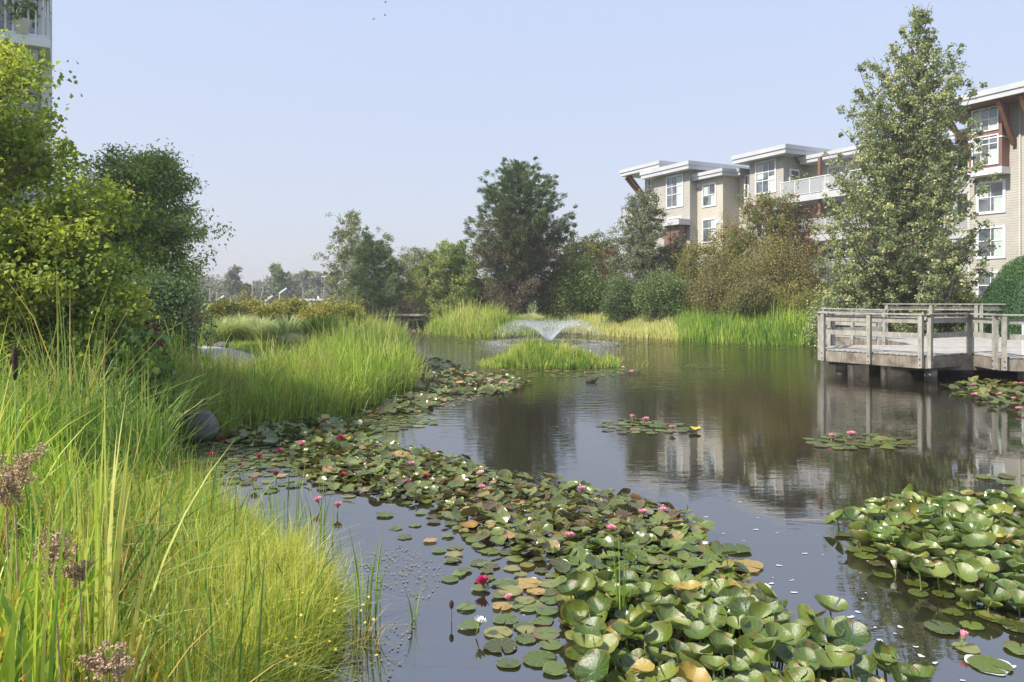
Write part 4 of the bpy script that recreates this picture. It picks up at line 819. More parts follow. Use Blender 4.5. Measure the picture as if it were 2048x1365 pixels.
# left bank in the middle distance
field('reeds', 'dark green reeds in the shade behind the near bank', 12500, (-11, -3.6), (8.3, 13.5), .1, 6, (.75, 1.3), (.012, .026), .45, G_dark, 206, segs=4, cat='reeds', tus=500, tr=.13)
PXF = lambda x, y: CX + FPX * x / y
field('reeds', 'green reeds along the left shore beyond the boulder', 9500, (-8, -2.4), (12.0, 21), -.25, 2.2, (.7, 1.3), (.012, .028), .33, G_reed, 207, segs=4, cat='reeds', rm=.5, tus=600, tr=.13, hfun=lambda x, y: np.interp(PXF(x, y), [250, 400, 500, 620, 700, 800], [1.0, .75, .6, .62, .88, .92]), clump=1.6)
field('reeds', 'thin brownish grass mixed into the left shore reeds', 11000, (-8, -2.4), (12.0, 21), -.1, 2.0, (.45, 1.0), (.008, .016), .9, G_dark, 217, segs=3, cat='reeds', rm=.75, tus=600, tr=.16)
field('reeds', 'reeds lining the left shore towards the bridge', 9000, (-10, -3), (19.5, 42), -.3, 2.6, (.8, 1.4), (.018, .036), .35, G_far, 208, segs=3, cat='reeds', rm=.5, tus=500, tr=.2, hfun=lambda x, y: np.interp(PXF(x, y), [500, 620, 700, 800], [.3, .45, .8, .85]))
field('grass', 'rough grass between the left path and the reeds', 22000, (-14, -5), (13, 30), 2.2, 7, (.12, .32), (.01, .02), .5, G_far, 209, segs=2, extra=lambda x, y: (np.abs(x + 10.2 - (25.4 - y) * .62) > 1.1) & ~((y > 20) & (y < 26) & (PXF(x, y) > 520)), rm=.4)
field('grass', 'meadow grass beyond the ornamental clumps', 20000, (-30, -8), (31, 62), 1.5, 30, (.25, .6), (.03, .06), .4, G_far, 210, segs=2, rm=.55)
# island
r = np.random.default_rng(211); N = 9000; a = r.uniform(0, 2 * pi, N); q = np.sqrt(r.uniform(0, 1, N)); ic = r.integers(0, 300, N); a = r.uniform(0, 2 * pi, 300)[ic]; q = np.sqrt(r.uniform(0, 1, 300))[ic]; tcl = (r.normal(size=300) * .15)[ic]; hcl = np.exp(r.normal(size=300) * .22)[ic]; p = np.column_stack([ISL[0] + 2.4 * q * np.cos(a) + r.normal(size=N) * .12, ISL[1] + 1.05 * q * np.sin(a) + r.normal(size=N) * .12, np.zeros(N)])
p[:, 2] = np.maximum(gh(p[:, 0], p[:, 1]), -.05); hf = (1 - .25 * q ** 4) * np.interp(p[:, 0], [ISL[0] - 2.6, ISL[0] - 1.9, ISL[0] - .9, ISL[0] + .2, ISL[0] + 1.4, ISL[0] + 2.5, ISL[0] + 2.7], [.5, .85, 1.15, 1.0, .85, .85, .6])
tag(blades('island_grass', p, hf * hcl * r.uniform(.3, .62, N), r.uniform(.018, .034, N), np.abs(r.normal(size=N)) * .3, G_far, .58 + tcl + .25 * np.clip((p[:, 1] - ISL[1]), -1, 1) + r.normal(size=N) * .2, 3, r=r), 'green grass covering the small island before the fountain', 'grass', kind='stuff')
# far right shore
field('reeds', 'upright green reeds along the right shore below the thicket', 13000, (8, 17), (33, 46), -.5, 2.6, (.5, .95), (.03, .05), .2, G_reed, 212, segs=3, cat='reeds', rm=.4, tus=900, tr=.2, extra=lambda x, y: (x / y > .225) & (x / y < .43))
field('grass', 'pale yellow grass at the water edge right of the fountain', 9000, (3.5, 11), (40, 52), -.3, 2.6, (.35, .8), (.03, .055), .3, G_straw, 213, segs=3, extra=lambda x, y: (x / y > .065 + .05 * np.abs(np.sin(y * 5.3))) & (x / y < .235))
field('reeds', 'green reeds left of the big pine at the far shore', 8000, (-6.5, .5), (42, 56), -.4, 3, (.5, 1.05), (.035, .06), .25, G_far, 214, segs=3, cat='reeds', rm=.55, tus=260, tr=.3, extra=lambda x, y: (x / y > -.108) & (x / y < -.012))
field('grass', 'low green growth along the far shore', 24000, (-14, 17), (40, 60), .0, 6, (.25, .6), (.03, .05), .3, G_far, 215, segs=2, rm=.35)
# ornamental clumps
def clump(name, label, px, py, d, R, h, n_, mat, seed, rm=.5, cat='ornamental grass', group='ornamental grass clumps by the path', bend=(.25, .95), wd=.034, zb=None):
    r = np.random.default_rng(seed); x = (px - CX) / FPX * d; z = float(gh(x, d)) if zb is None else zb
    a = r.uniform(0, 2 * pi, n_); q = r.uniform(0, 1, n_); rt = np.column_stack([R * .35 * q * np.cos(a), R * .35 * q * np.sin(a), np.zeros(n_)])
    V, Q = blades_arrays(rt, h * r.uniform(.7, 1.1, n_), r.uniform(.6, 1.2, n_) * wd, a + r.normal(size=n_) * .35, bend[0] + (bend[1] - bend[0]) * q, 5, face=a + pi / 2)
    o = mk(name, V, Q, mat, None, {'rnd': np.repeat(np.clip(rm + r.normal(size=n_) * .22, 0, 1), 12)}); o.location = (x, d, z)
    return tag(o, label, cat, group)
clump('grass_clump', 'blue green grass clump, leftmost beside the path', 436, 0, 28.5, 1.5, 1.2, 850, G_blue, 301, .35)
clump('grass_clump', 'pale feathery grass clump, second from the left by the path', 480, 0, 30, 1.7, 1.35, 850, G_blue, 302, .6)
clump('grass_clump', 'dull green grass clump, third from the left by the path', 520, 0, 29, 1.5, 1.25, 850, G_blue, 303, .5)
clump('grass_clump', 'dark spiky grass clump with white edged leaves, largest by the lawn', 575, 0, 27.5, 1.9, 1.35, 850, G_blue, 304, .3, bend=(.2, 1.1))
clump('grass_clump', 'silvery striped grass clump arching over the lawn', 608, 0, 26, 1.2, .85, 500, G_blue, 305, .95, bend=(.6, 1.3))
clump('grass_clump', 'fresh green grass clump at the right end of the lawn', 642, 0, 26.5, 1.4, 1.25, 1200, G_reed, 306, .2, bend=(.1, .5))
clump('grass_clump', 'grey lavender like clump on the shore behind the fountain', 1062, 0, 49, 1.5, .9, 1500, G_blue, 307, .75, group='ornamental grass clumps by the path', wd=.03)

# ------------------------------------------------------------------ lily pads
m, n, b = newmat('lily_pad'); M_pad = m
def attr(nm):
    a = n.nodes.new('ShaderNodeAttribute'); a.attribute_name = nm; return a
ar, ap, ad_, an = attr('rnd'), attr('pal'), attr('rad'), attr('ang')
rg = ramp(n, [(0.045, 0.09, 0.01), (0.09, 0.15, 0.016), (0.15, 0.21, 0.026), (0.24, 0.28, 0.055), (0.42, 0.3, 0.06)], pos=[0, .35, .65, .92, 1])
rm_ = ramp(n, [(0.11, 0.055, 0.03), (0.1, 0.085, 0.022), (0.1, 0.13, 0.022), (0.165, 0.195, 0.045), (0.28, 0.22, 0.09), (0.42, 0.25, 0.1)], pos=[0, .18, .45, .75, .92, 1])
n.links.new(ar.outputs['Fac'], rg.inputs[0]); n.links.new(ar.outputs['Fac'], rm_.inputs[0])
mxp = n.nodes.new('ShaderNodeMix'); mxp.data_type = 'RGBA'; n.links.new(ap.outputs['Fac'], mxp.inputs['Factor']); n.links.new(rg.outputs[0], mxp.inputs['A']); n.links.new(rm_.outputs[0], mxp.inputs['B'])
# radiating veins and a paler rim
ms_ = n.nodes.new('ShaderNodeMath'); ms_.operation = 'MULTIPLY'; ms_.inputs[1].default_value = 11; n.links.new(an.outputs['Fac'], ms_.inputs[0])
sn = n.nodes.new('ShaderNodeMath'); sn.operation = 'COSINE'; n.links.new(ms_.outputs[0], sn.inputs[0])
rv = ramp(n, [(0, 0, 0), (0, 0, 0), (1, 1, 1)], pos=[0, .9, 1]); n.links.new(sn.outputs[0], rv.inputs[0])
rim = ramp(n, [(0, 0, 0), (0, 0, 0), (1, 1, 1)], pos=[0, .88, 1]); n.links.new(ad_.outputs['Fac'], rim.inputs[0])
mxm = n.nodes.new('ShaderNodeMath'); mxm.operation = 'MAXIMUM'; n.links.new(rv.outputs[0], mxm.inputs[0]); n.links.new(rim.outputs[0], mxm.inputs[1])
mfv = n.nodes.new('ShaderNodeMath'); mfv.operation = 'MULTIPLY'; mfv.inputs[1].default_value = .4; n.links.new(mxm.outputs[0], mfv.inputs[0])
mv = n.nodes.new('ShaderNodeMix'); mv.data_type = 'RGBA'; mv.inputs['B'].default_value = (0.27, 0.33, 0.1, 1); n.links.new(mfv.outputs[0], mv.inputs['Factor']); n.links.new(mxp.outputs['Result'], mv.inputs['A'])
tn = noise_tex(n, 16, 4, 'Object'); rsp = ramp(n, [(0.62, 0.5, 0.4), (1, 1, 1), (1.08, 1.08, 1.05)], pos=[.3, .43, .7]); n.links.new(tn.outputs['Fac'], rsp.inputs[0])
m2 = n.nodes.new('ShaderNodeMix'); m2.data_type = 'RGBA'; m2.blend_type = 'MULTIPLY'; m2.inputs['Factor'].default_value = 1; n.links.new(mv.outputs['Result'], m2.inputs['A']); n.links.new(rsp.outputs[0], m2.inputs['B'])
gm = n.nodes.new('ShaderNodeNewGeometry'); un = n.nodes.new('ShaderNodeMix'); un.data_type = 'RGBA'; un.inputs['A'].default_value = (0.16, 0.22, 0.05, 1); un.inputs['B'].default_value = (0.16, 0.07, 0.045, 1); n.links.new(ap.outputs['Fac'], un.inputs['Factor'])
mb_ = n.nodes.new('ShaderNodeMix'); mb_.data_type = 'RGBA'; n.links.new(gm.outputs['Backfacing'], mb_.inputs['Factor']); n.links.new(m2.outputs['Result'], mb_.inputs['A']); n.links.new(un.outputs['Result'], mb_.inputs['B'])
tb = noise_tex(n, 2.6, 4, 'Object'); rb = ramp(n, [(0, 0, 0), (0, 0, 0), (1, 1, 1)], pos=[0, .54, .62]); n.links.new(tb.outputs['Fac'], rb.inputs[0]); r8 = ramp(n, [(0, 0, 0), (0, 0, 0), (1, 1, 1)], pos=[0, .62, .95]); n.links.new(ad_.outputs['Fac'], r8.inputs[0])
mq = n.nodes.new('ShaderNodeMath'); mq.operation = 'MULTIPLY'; n.links.new(rb.outputs[0], mq.inputs[0]); n.links.new(r8.outputs[0], mq.inputs[1]); mbq = n.nodes.new('ShaderNodeMix'); mbq.data_type = 'RGBA'; mbq.inputs['B'].default_value = (.2, .11, .04, 1)
n.links.new(mq.outputs[0], mbq.inputs['Factor']); n.links.new(mb_.outputs['Result'], mbq.inputs['A']); n.links.new(mbq.outputs['Result'], b.inputs['Base Color']); b.inputs['Roughness'].default_value = 0.27; b.inputs['IOR'].default_value = 1.75
bpv = n.nodes.new('ShaderNodeBump'); bpv.inputs['Strength'].default_value = .35; bpv.inputs['Distance'].default_value = .01; n.links.new(tn.outputs['Fac'], bpv.inputs['Height']); n.links.new(bpv.outputs[0], b.inputs['Normal'])
tr = n.nodes.new('ShaderNodeBsdfTranslucent'); n.links.new(mv.outputs['Result'], tr.inputs['Color']); msh = n.nodes.new('ShaderNodeMixShader'); msh.inputs[0].default_value = .22
n.links.new(b.outputs[0], msh.inputs[1]); n.links.new(tr.outputs[0], msh.inputs[2]); n.links.new(msh.outputs[0], n.nodes['Material Output'].inputs['Surface'])

def pad_arrays(r, cup, fold, wav, seg=26, rings=(0, .3, .6, .82, .95, 1.0)):
    """unit lily pad with a notch at angle 0"""
    gap = r.uniform(.05, .16); th = np.linspace(gap, 2 * pi - gap, seg); ph = r.uniform(0, 6.28, 4); V = []; rad = []; an = []
    for q in rings:
        ww = 1 + .04 * np.sin(3 * th + ph[0]) + .025 * np.sin(5 * th + ph[1]); notch = 1 - .12 * np.exp(-((th - gap) / .25) ** 2) - .12 * np.exp(-((2 * pi - gap - th) / .25) ** 2)
        x = q * np.cos(th) * ww * notch; y = q * np.sin(th) * ww * notch
        z = cup * q ** 2 + fold * np.abs(y) * q + wav * q ** 2 * (np.sin(2 * th + ph[2]) * .5 + np.sin(4 * th + ph[3]) * .3)
        V.append(np.stack([x, y, z], 1)); rad.append(np.full(seg, q)); an.append(th)
    V = np.vstack(V); i = np.arange(len(rings) - 1)[:, None] * seg; j = np.arange(seg - 1)[None, :]
    if r.uniform() < .45:   # nibbled or torn edge
        m0 = int(r.integers(2, seg - 3)); V[-seg:][m0:m0 + 2, :2] *= r.uniform(.72, .88); V[-seg:, :2] *= (1 - np.abs(r.normal(size=(seg, 1))) * .03); V[-seg:, 2] += r.normal(size=seg) * .03
    Q = np.stack([i + j, i + seg + j, i + seg + j + 1, i + j + 1], -1).reshape(-1, 4)
    return V, Q, np.concatenate(rad), np.concatenate(an)
r = np.random.default_rng(400)
def inpy(poly_, x, y):
    poly_ = np.asarray(poly_, float); ins = np.zeros(len(x), bool)
    for i in range(len(poly_)):
        a = poly_[i]; b_ = poly_[(i + 1) % len(poly_)]
        ins ^= ((a[1] > y) != (b_[1] > y)) & (x < (b_[0] - a[0]) * (y - a[1]) / (b_[1] - a[1] + 1e-9) + a[0])
    return ins
PATCH = [  # name, pixel outline on the water, radius range, fill (pads per m2), pal, type weights (flat, lifted, bowl), label, group
 ('A', [(1190, 1365), (1150, 1290), (1180, 1225), (1290, 1210), (1420, 1215), (1530, 1262), (1650, 1310), (1780, 1370), (1900, 1480), (1300, 1480)], (.07, .125), 84, .0, 'bowl', 'large glossy bowl shaped green lily pad held above the water in the bottom centre clump', 'raised green lily pads at the bottom centre'),
 ('A2', [(1130, 1245), (1120, 1150), (1200, 1080), (1330, 1075), (1440, 1120), (1500, 1170), (1560, 1235), (1500, 1262), (1300, 1240), (1190, 1260)], (.055, .105), 110, .3, 'lift', 'tilted green lily pad just behind the raised bottom centre clump', 'tilted lily pads behind the raised clump'),
 ('B', [(975, 1290), (1000, 1230), (1080, 1170), (1180, 1215), (1200, 1290), (1160, 1350), (1060, 1330)], (.075, .13), 42, .35, 'flat', 'flat pale green lily pad floating at the left fringe of the bottom centre clump', 'flat lily pads at the left fringe'),
 ('C', [(640, 945), (760, 922), (900, 925), (1020, 962), (1120, 970), (1250, 1005), (1330, 1030), (1400, 1060), (1420, 1085), (1300, 1078), (1180, 1080), (1090, 1125), (990, 1085), (900, 1015), (760, 985), (660, 970)], (.05, .105), 105, .85, 'lift', 'curled green and brown lily pad in the long band across the pond', 'brown tinged lily pads of the middle band'),
 ('C2', [(850, 1020), (990, 1080), (1100, 1120), (1180, 1160), (1090, 1190), (960, 1160), (900, 1120), (850, 1060)], (.06, .1), 26, .7, 'flat', 'small flat lily pad floating loosely below the middle band', 'loose flat lily pads below the middle band'),
 ('C3', [(930, 1275), (920, 1200), (860, 1130), (940, 1110), (1080, 1180), (1000, 1260)], (.06, .09), 14, .5, 'flat', 'lone flat lily pad on open water by the crimson flower', 'scattered flat lily pads by the crimson flower'),
 ('S', [(740, 1065), (800, 990), (900, 1020), (860, 1090), (780, 1080)], (.06, .09), 6, .9, 'flat', 'dark floating lily pad in the gap beside the grassy bank', 'sparse dark lily pads near the grassy bank'),
 ('D', [(1700, 1085), (1760, 1060), (1850, 1022), (2048, 1030), (2400, 1040), (2500, 1200), (2048, 1235), (1960, 1215), (1860, 1180), (1790, 1150)], (.07, .125), 74, .0, 'bowl', 'glossy green lily pad standing above the water in the clump at the right edge', 'raised green lily pads at the right edge'),
 ('D2', [(1700, 1080), (1760, 1062), (1800, 1150), (1870, 1185), (1960, 1215), (2048, 1240), (2048, 1262), (1940, 1240), (1840, 1195), (1760, 1150), (1715, 1110)], (.07, .11), 34, .6, 'flat', 'flat yellowing lily pad on the fringe of the right hand clump', 'yellowing fringe pads of the right hand clump'),
 ('E', [(1850, 1245), (1950, 1232), (2100, 1255), (2100, 1320), (1960, 1312), (1860, 1285)], (.08, .12), 17, .35, 'flat', 'round flat lily pad around the pink bud at the lower right corner', 'flat lily pads at the lower right corner'),
 ('F', [(345, 905), (430, 872), (560, 855), (700, 838), (800, 818), (870, 845), (760, 862), (700, 885), (640, 950), (560, 925), (450, 945), (350, 945)], (.055, .12), 62, .6, 'flat', 'lily pad in the sheet of pads below the left bank', 'lily pads below the left bank'),
 ('F2', [(400, 945), (560, 930), (660, 960), (780, 985), (840, 1010), (700, 990), (560, 985), (470, 975)], (.06, .1), 20, .6, 'flat', 'thin scattered lily pad below the left bank', 'lily pads below the left bank'),
 ('F3', [(560, 880), (700, 862), (740, 892), (860, 918), (960, 950), (900, 985), (760, 968), (640, 950)], (.055, .115), 95, .5, 'lift', 'green lifted lily pad at the start of the middle band', 'brown tinged lily pads of the middle band'),
 ('F4', [(430, 872), (560, 848), (660, 845), (740, 870), (640, 878), (520, 895)], (.08, .13), 60, .2, 'lift', 'dark green lifted lily pad beside the boulder', 'lily pads below the left bank'),
 ('G', [(795, 715), (870, 722), (930, 745), (1060, 768), (1000, 790), (900, 790), (880, 812), (800, 832), (740, 830), (800, 800), (820, 770), (800, 740)], (.07, .14), 34, .6, 'lift', 'small lily pad in the band along the left reeds', 'lily pads along the left reeds'),
 ('H', [(955, 745), (1060, 738), (1200, 742), (1290, 733), (1275, 748), (1180, 756), (1060, 756)], (.09, .13), 9, .95, 'flat', 'reddish lily pad before the grassy island', 'lily pads before the island'),
 ('I', [(1198, 850), (1250, 838), (1340, 846), (1400, 858), (1330, 868), (1230, 866)], (.09, .13), 22, .6, 'flat', 'lily pad in the small raft at the centre of the pond', 'lily pads of the centre raft'),
 ('J', [(1615, 882), (1660, 868), (1740, 868), (1825, 884), (1790, 898), (1660, 900)], (.09, .14), 20, .5, 'flat', 'lily pad in the small raft in front of the deck', 'lily pads of the raft by the deck'),
 ('K', [(1895, 775), (1960, 765), (2100, 768), (2100, 830), (2040, 828), (1990, 812), (1920, 795)], (.09, .14), 20, .6, 'lift', 'lily pad in the patch under the deck', 'lily pads under the deck'),
 ('L', [(1350, 731), (1400, 727), (1450, 732), (1400, 738)], (.09, .12), 10, .5, 'flat', 'pad of the pale raft beyond the centre', 'lily pads of the pale far raft'),
 ('M', [(1000, 682), (1200, 678), (1400, 687), (1640, 697), (1630, 702), (1400, 692), (1150, 688), (1000, 690)], (.1, .15), 3.2, .8, 'flat', 'far shore lily pad', 'lily pads of the far shore'),
 ('N', [(745, 658), (860, 657), (990, 680), (960, 686), (870, 678), (760, 668)], (.1, .16), 4.5, .9, 'flat', 'far channel lily pad', 'lily pads of the far shore'),
 ('O', [(1985, 950), (2048, 945), (2100, 960), (2048, 975), (1990, 968)], (.09, .13), 14, .5, 'flat', 'lily pad in the little raft above the right hand clump', 'lily pads of the little right raft')]
pads = []
for nm, pp, rr, dens, pal, kind, lab, grp in PATCH:
    wp = np.array([W(*q) for q in pp]); x0, y0_ = wp.min(0); x1, y1 = wp.max(0); A = .5 * abs(np.sum(wp[:, 0] * np.roll(wp[:, 1], -1) - np.roll(wp[:, 0], -1) * wp[:, 1]))
    N = int(A * dens); got = []
    cand = np.stack([r.uniform(x0, x1, N * 40 + 400), r.uniform(y0_, y1, N * 40 + 400)], 1); cand = cand[inpy(wp, cand[:, 0] + r.normal(size=len(cand)) * .08, cand[:, 1] + r.normal(size=len(cand)) * .12) & (sdf(cand[:, 0], cand[:, 1]) < -.05)]
    sep = {'bowl': .6, 'lift': .56, 'flat': .82}[kind]
    gx_, gr_ = np.zeros((N + 1, 2)), np.zeros(N + 1); k = 0
    for c in cand:
        if k >= N: break
        rad_ = r.uniform(*rr)
        if k and np.any(((gx_[:k] - c) ** 2).sum(1) < (sep * (gr_[:k] + rad_)) ** 2): continue
        gx_[k] = c; gr_[k] = rad_; k += 1
    for i in range(k): pads.append((gx_[i, 0], gx_[i, 1], gr_[i], pal, kind, lab, grp, nm))
# single stray pads
for px, py, rad_, pal, lab in [(1810, 1232, .13, .9, None), (1980, 1332, .13, .2, 'lone round lily pad ringed with foam at the bottom right corner'), (770, 1032, .1, 1, 'brown pad turned up at its edge near the grassy bank'), (1470, 1100, .15, .3, 'pad reaching furthest into open water at the right of the middle band'), (1490, 1135, .17, .3, 'big pad with a brown rim at the right tip of the middle band')][1:]:
    x, y = W(px, py); pads.append((x, y, rad_, pal, 'flat', lab, None, 'Z'))
VAR = {}
for kind in ('flat', 'lift', 'bowl'):
    VAR[kind] = []
    for k in range(20):
        if kind == 'flat': a = pad_arrays(r, .0, 0, .035)
        elif kind == 'lift': a = pad_arrays(r, r.uniform(.02, .25), r.uniform(0, .5) * (r.uniform() < .6), r.uniform(.08, .25))
        else: a = pad_arrays(r, r.uniform(.25, .6), r.uniform(0, .35), r.uniform(.06, .2))
        VAR[kind].append(a)
pads.sort(key=lambda p: -p[2] * (1.6 if p[4] == 'bowl' else 1) / p[1])
ME = {}; stalks = {}
def pad_mesh(kind, v, palq, q):
    key = (kind, v, palq, q)
    if key not in ME:
        V, Q, rad_, an_ = VAR[kind][v]; o = mk('lily_pad', V, Q, M_pad, None, {'rnd': np.full(len(V), q), 'pal': np.full(len(V), palq), 'rad': rad_, 'ang': an_}, True); ME[key] = o.data; bpy.data.objects.remove(o)
    return ME[key]
sm = MB(); sm.tube([[0, 0, 0], [.02, .01, -.5], [0, 0, -1]], [.006, .007, .008], 6); o = sm.build('stalk', M_stalk); stalk_me = o.data; bpy.data.objects.remove(o)
BV, BQ, BA = [], [], {'rnd': [], 'pal': [], 'rad': [], 'ang': []}; bn = 0; NIND = 0
for i, (x, y, rad_, pal, kind, lab, grp, nm) in enumerate(pads):
    q = float(np.clip(r.normal(.45, .27), 0, .93)); 
    if r.uniform() < (.015 if pal < .3 else .035): q = 1.0
    if kind == 'bowl' and q == 1.0: q = .95
    if kind == 'flat': tx, ty = r.normal(size=2) * .02; z = .006 + r.uniform(0, .014) + rad_ * .03
    elif kind == 'lift': tx, ty = r.normal(size=2) * .3; z = .02 + rad_ * .25 + r.uniform(0, .05)
    else: tx, ty = r.normal(size=2) * .3; ty += .0; tx += .1; z = .06 + r.uniform(0, .15)
    if kind == 'lift' and r.uniform() < .35: tx, ty, z = tx * .1, ty * .1, .012 + rad_ * .1
    v = int(r.integers(0, 20)); rz = r.uniform(0, 2 * pi)
    Rm = Matrix.Rotation(tx, 3, 'X') @ Matrix.Rotation(ty, 3, 'Y') @ Matrix.Rotation(rz, 3, 'Z')
    if i < 300 or nm == 'Z':
        o = bpy.data.objects.new('lily_pad', pad_mesh(kind, v, pal, round(q * 6) / 6 if q < 1 else 1.0)); C.objects.link(o); NIND += 1
        o.location = (x, y, z); o.rotation_euler = Rm.to_euler(); o.scale = (rad_, rad_, rad_ if kind != 'flat' else rad_ * .8)
        tag(o, lab, 'lily pad', grp)
        if kind == 'bowl':
            s_ = bpy.data.objects.new('stalk', stalk_me); C.objects.link(s_); s_.parent = o; s_.scale = (1 / rad_, 1 / rad_, (z + .12) / rad_); s_.rotation_euler = Rm.to_euler().to_matrix().inverted().to_euler()
    else:
        V, Q, ra_, an_ = VAR[kind][v]; Vw = (V * rad_) @ np.array(Rm).T + np.array([x, y, z])
        if y > 16:  # far pads need fewer faces
            pass
        BV.append(Vw); BQ.append(Q + bn); bn += len(V); BA['rnd'].append(np.full(len(V), q)); BA['pal'].append(np.full(len(V), pal)); BA['rad'].append(ra_); BA['ang'].append(an_)
o = mk('lily_pads', np.vstack(BV), np.vstack(BQ), M_pad, None, {k: np.concatenate(v) for k, v in BA.items()}, True)
tag(o, 'many smaller green and brown lily pads spread over the water farther away', 'lily pads', kind='stuff')
print('pads', len(pads), 'individual', NIND)
# duckweed like scum of tiny leaves between the pads near the left bank
def scum(name, label, poly_, n_, size, mat, seed):
    r = np.random.default_rng(seed); wp = np.array([W(*q) for q in poly_]); c = np.stack([r.uniform(wp[:, 0].min(), wp[:, 0].max(), n_ * 4), r.uniform(wp[:, 1].min(), wp[:, 1].max(), n_ * 4)], 1)
    c = c[inpy(wp, c[:, 0], c[:, 1])]; k = np.array([mnoise.noise(Vector((v[0] * 1.3, v[1] * 1.3, seed))) for v in c]) > -.35; c = c[k][:n_]; N = len(c)
    a = r.uniform(0, 6.28, N); s_ = size * r.uniform(.5, 1.4, N); z = r.uniform(.003, .009, N); V = np.stack([np.stack([c[:, 0] + s_ * np.cos(a + k_ * pi * 2 / 5), c[:, 1] + s_ * np.sin(a + k_ * pi * 2 / 5), z + r.uniform(0, .004, N)], 1) for k_ in range(5)], 1).reshape(-1, 3)
    return tag(mk(name, V, np.arange(N * 5).reshape(-1, 5), mat, None, {'rnd': np.repeat(r.uniform(0, 1, N), 5)}), label, 'floating leaves', kind='stuff')
L_float = leafmat('small_floating_leaves', [(0.05, 0.06, 0.025), (0.1, 0.11, 0.04), (0.13, 0.1, 0.05)], 0, rough=.3)
scum('floating_leaves', 'tiny floating leaves between the pads below the left bank', [(345, 905), (430, 872), (700, 830), (870, 845), (760, 862), (650, 960), (560, 985), (450, 960), (350, 945)], 1500, .016, L_float, 5)
scum('floating_leaves', 'tiny floating leaves along the band by the left reeds', [(795, 700), (870, 722), (960, 745), (1060, 768), (900, 815), (740, 840), (800, 780)], 3500, .035, L_float, 6)
scum('floating_leaves', 'tiny floating leaves near the reeds at the bottom of the bank', [(700, 1365), (700, 1120), (800, 1090), (900, 1140), (840, 1230), (790, 1365)], 420, .009, L_float, 7)

# ------------------------------------------------------------------ water lilies
def flower_mesh(cols, openness, seed):
    r = np.random.default_rng(seed); V = []; Q = []; n0 = 0
    for ring, (np_, el, L_) in enumerate([(9, .22 * openness + .12, 1.0), (8, .65, .92), (7, 1.05, .78)]):
        el = el + (1 - openness) * (.9 - .25 * ring)
        for k in range(np_):
            a = 2 * pi * (k + ring * .5) / np_ + r.normal() * .06; d = np.array([cos(a), sin(a), 0]); s_ = np.array([-sin(a), cos(a), 0])
            for q, w_ in ((.08, .05), (.35, .17), (.65, .18), (.88, .09), (1.0, .0)):
                e2 = el + .35 * q; c = d * L_ * q * cos(e2) + np.array([0, 0, 1]) * L_ * (q * sin(e2) + .03)
                V += [c - s_ * w_ + np.array([0, 0, .05]) * (w_ > .1), c, c + s_ * w_ + np.array([0, 0, .05]) * (w_ > .1)]
            for j in range(4):
                b0 = n0 + j * 3; Q += [[b0, b0 + 1, b0 + 4, b0 + 3], [b0 + 1, b0 + 2, b0 + 5, b0 + 4]]
            n0 += 15
    return np.array(V), np.array(Q)
def petalmat(name, c0, c1): return simple(name, [c0, c1], 18, .45)
PM = {'crimson': petalmat('crimson_petals', (.32, .008, .06), (.5, .03, .13)), 'pink': petalmat('pink_petals', (.72, .2, .33), (.85, .45, .52)), 'white': petalmat('white_petals', (.72, .72, .62), (.85, .84, .76)), 'pale': petalmat('pale_pink_petals', (.75, .45, .45), (.85, .68, .62))}
M_yel = simple('yellow_stamens', [(.6, .35, .03), (.75, .5, .08)], 30, .6)
FM = {}
for c_ in PM:
    for op in (0, 1):
        V, Q = flower_mesh(c_, .95 if op else .35, 3 + op); o = mk('petals', V, Q, PM[c_], None, None, True); FM[c_, op] = o.data; bpy.data.objects.remove(o)
mb = MB()
for k in range(26):
    a = k * 2.4; q = .18 * math.sqrt(k / 26); mb.tube([[q * cos(a), q * sin(a), .1], [q * 1.5 * cos(a), q * 1.5 * sin(a), .36]], [.018, .012], 4)
o = mb.build('stamens', M_yel); STM = o.data; bpy.data.objects.remove(o)
mb = MB(); mb.tube([[0, 0, .05], [.05, 0, -1.2]], [.09, .08], 8); V, Q = blob((0, 0, 0.02), (.22, .22, .1), 10, 6, 0); mb.add(V, Q); o = mb.build('flower_stalk', M_stalk, smooth=True); FST = o.data; bpy.data.objects.remove(o)
def lily(px, py, col, size, lab, op=1, grp=None, lift=.05):
    x, y = W(px, py); e = tag(empty('water_lily', (x, y, lift)), lab, 'water lily', grp); e.scale = (size,) * 3; e.rotation_euler = (rng.normal() * .15 + .1, rng.normal() * .15, rng.uniform(0, 6))
    for nm, me in (('petals', FM[col, op]), ('stamens', STM), ('flower_stalk', FST)):
        o = bpy.data.objects.new(nm, me); C.objects.link(o); o.parent = e
G1 = 'water lilies in bloom'
lily(967, 1182, 'crimson', .085, 'crimson water lily alone on open water, the largest bloom', 1, G1); lily(1018, 1212, 'pink', .05, 'pink water lily just below and right of the big crimson one', 1, G1)
lily(958, 1275, 'white', .065, 'white water lily on the left fringe of the bottom centre clump', 1, G1, .09); lily(1925, 1298, 'pink', .06, 'half open pink water lily on the flat pads at lower right', 0, G1, .07)
lily(1790, 1150, 'white', .07, 'white water lily on the edge of the right hand clump', 0, G1, .06)
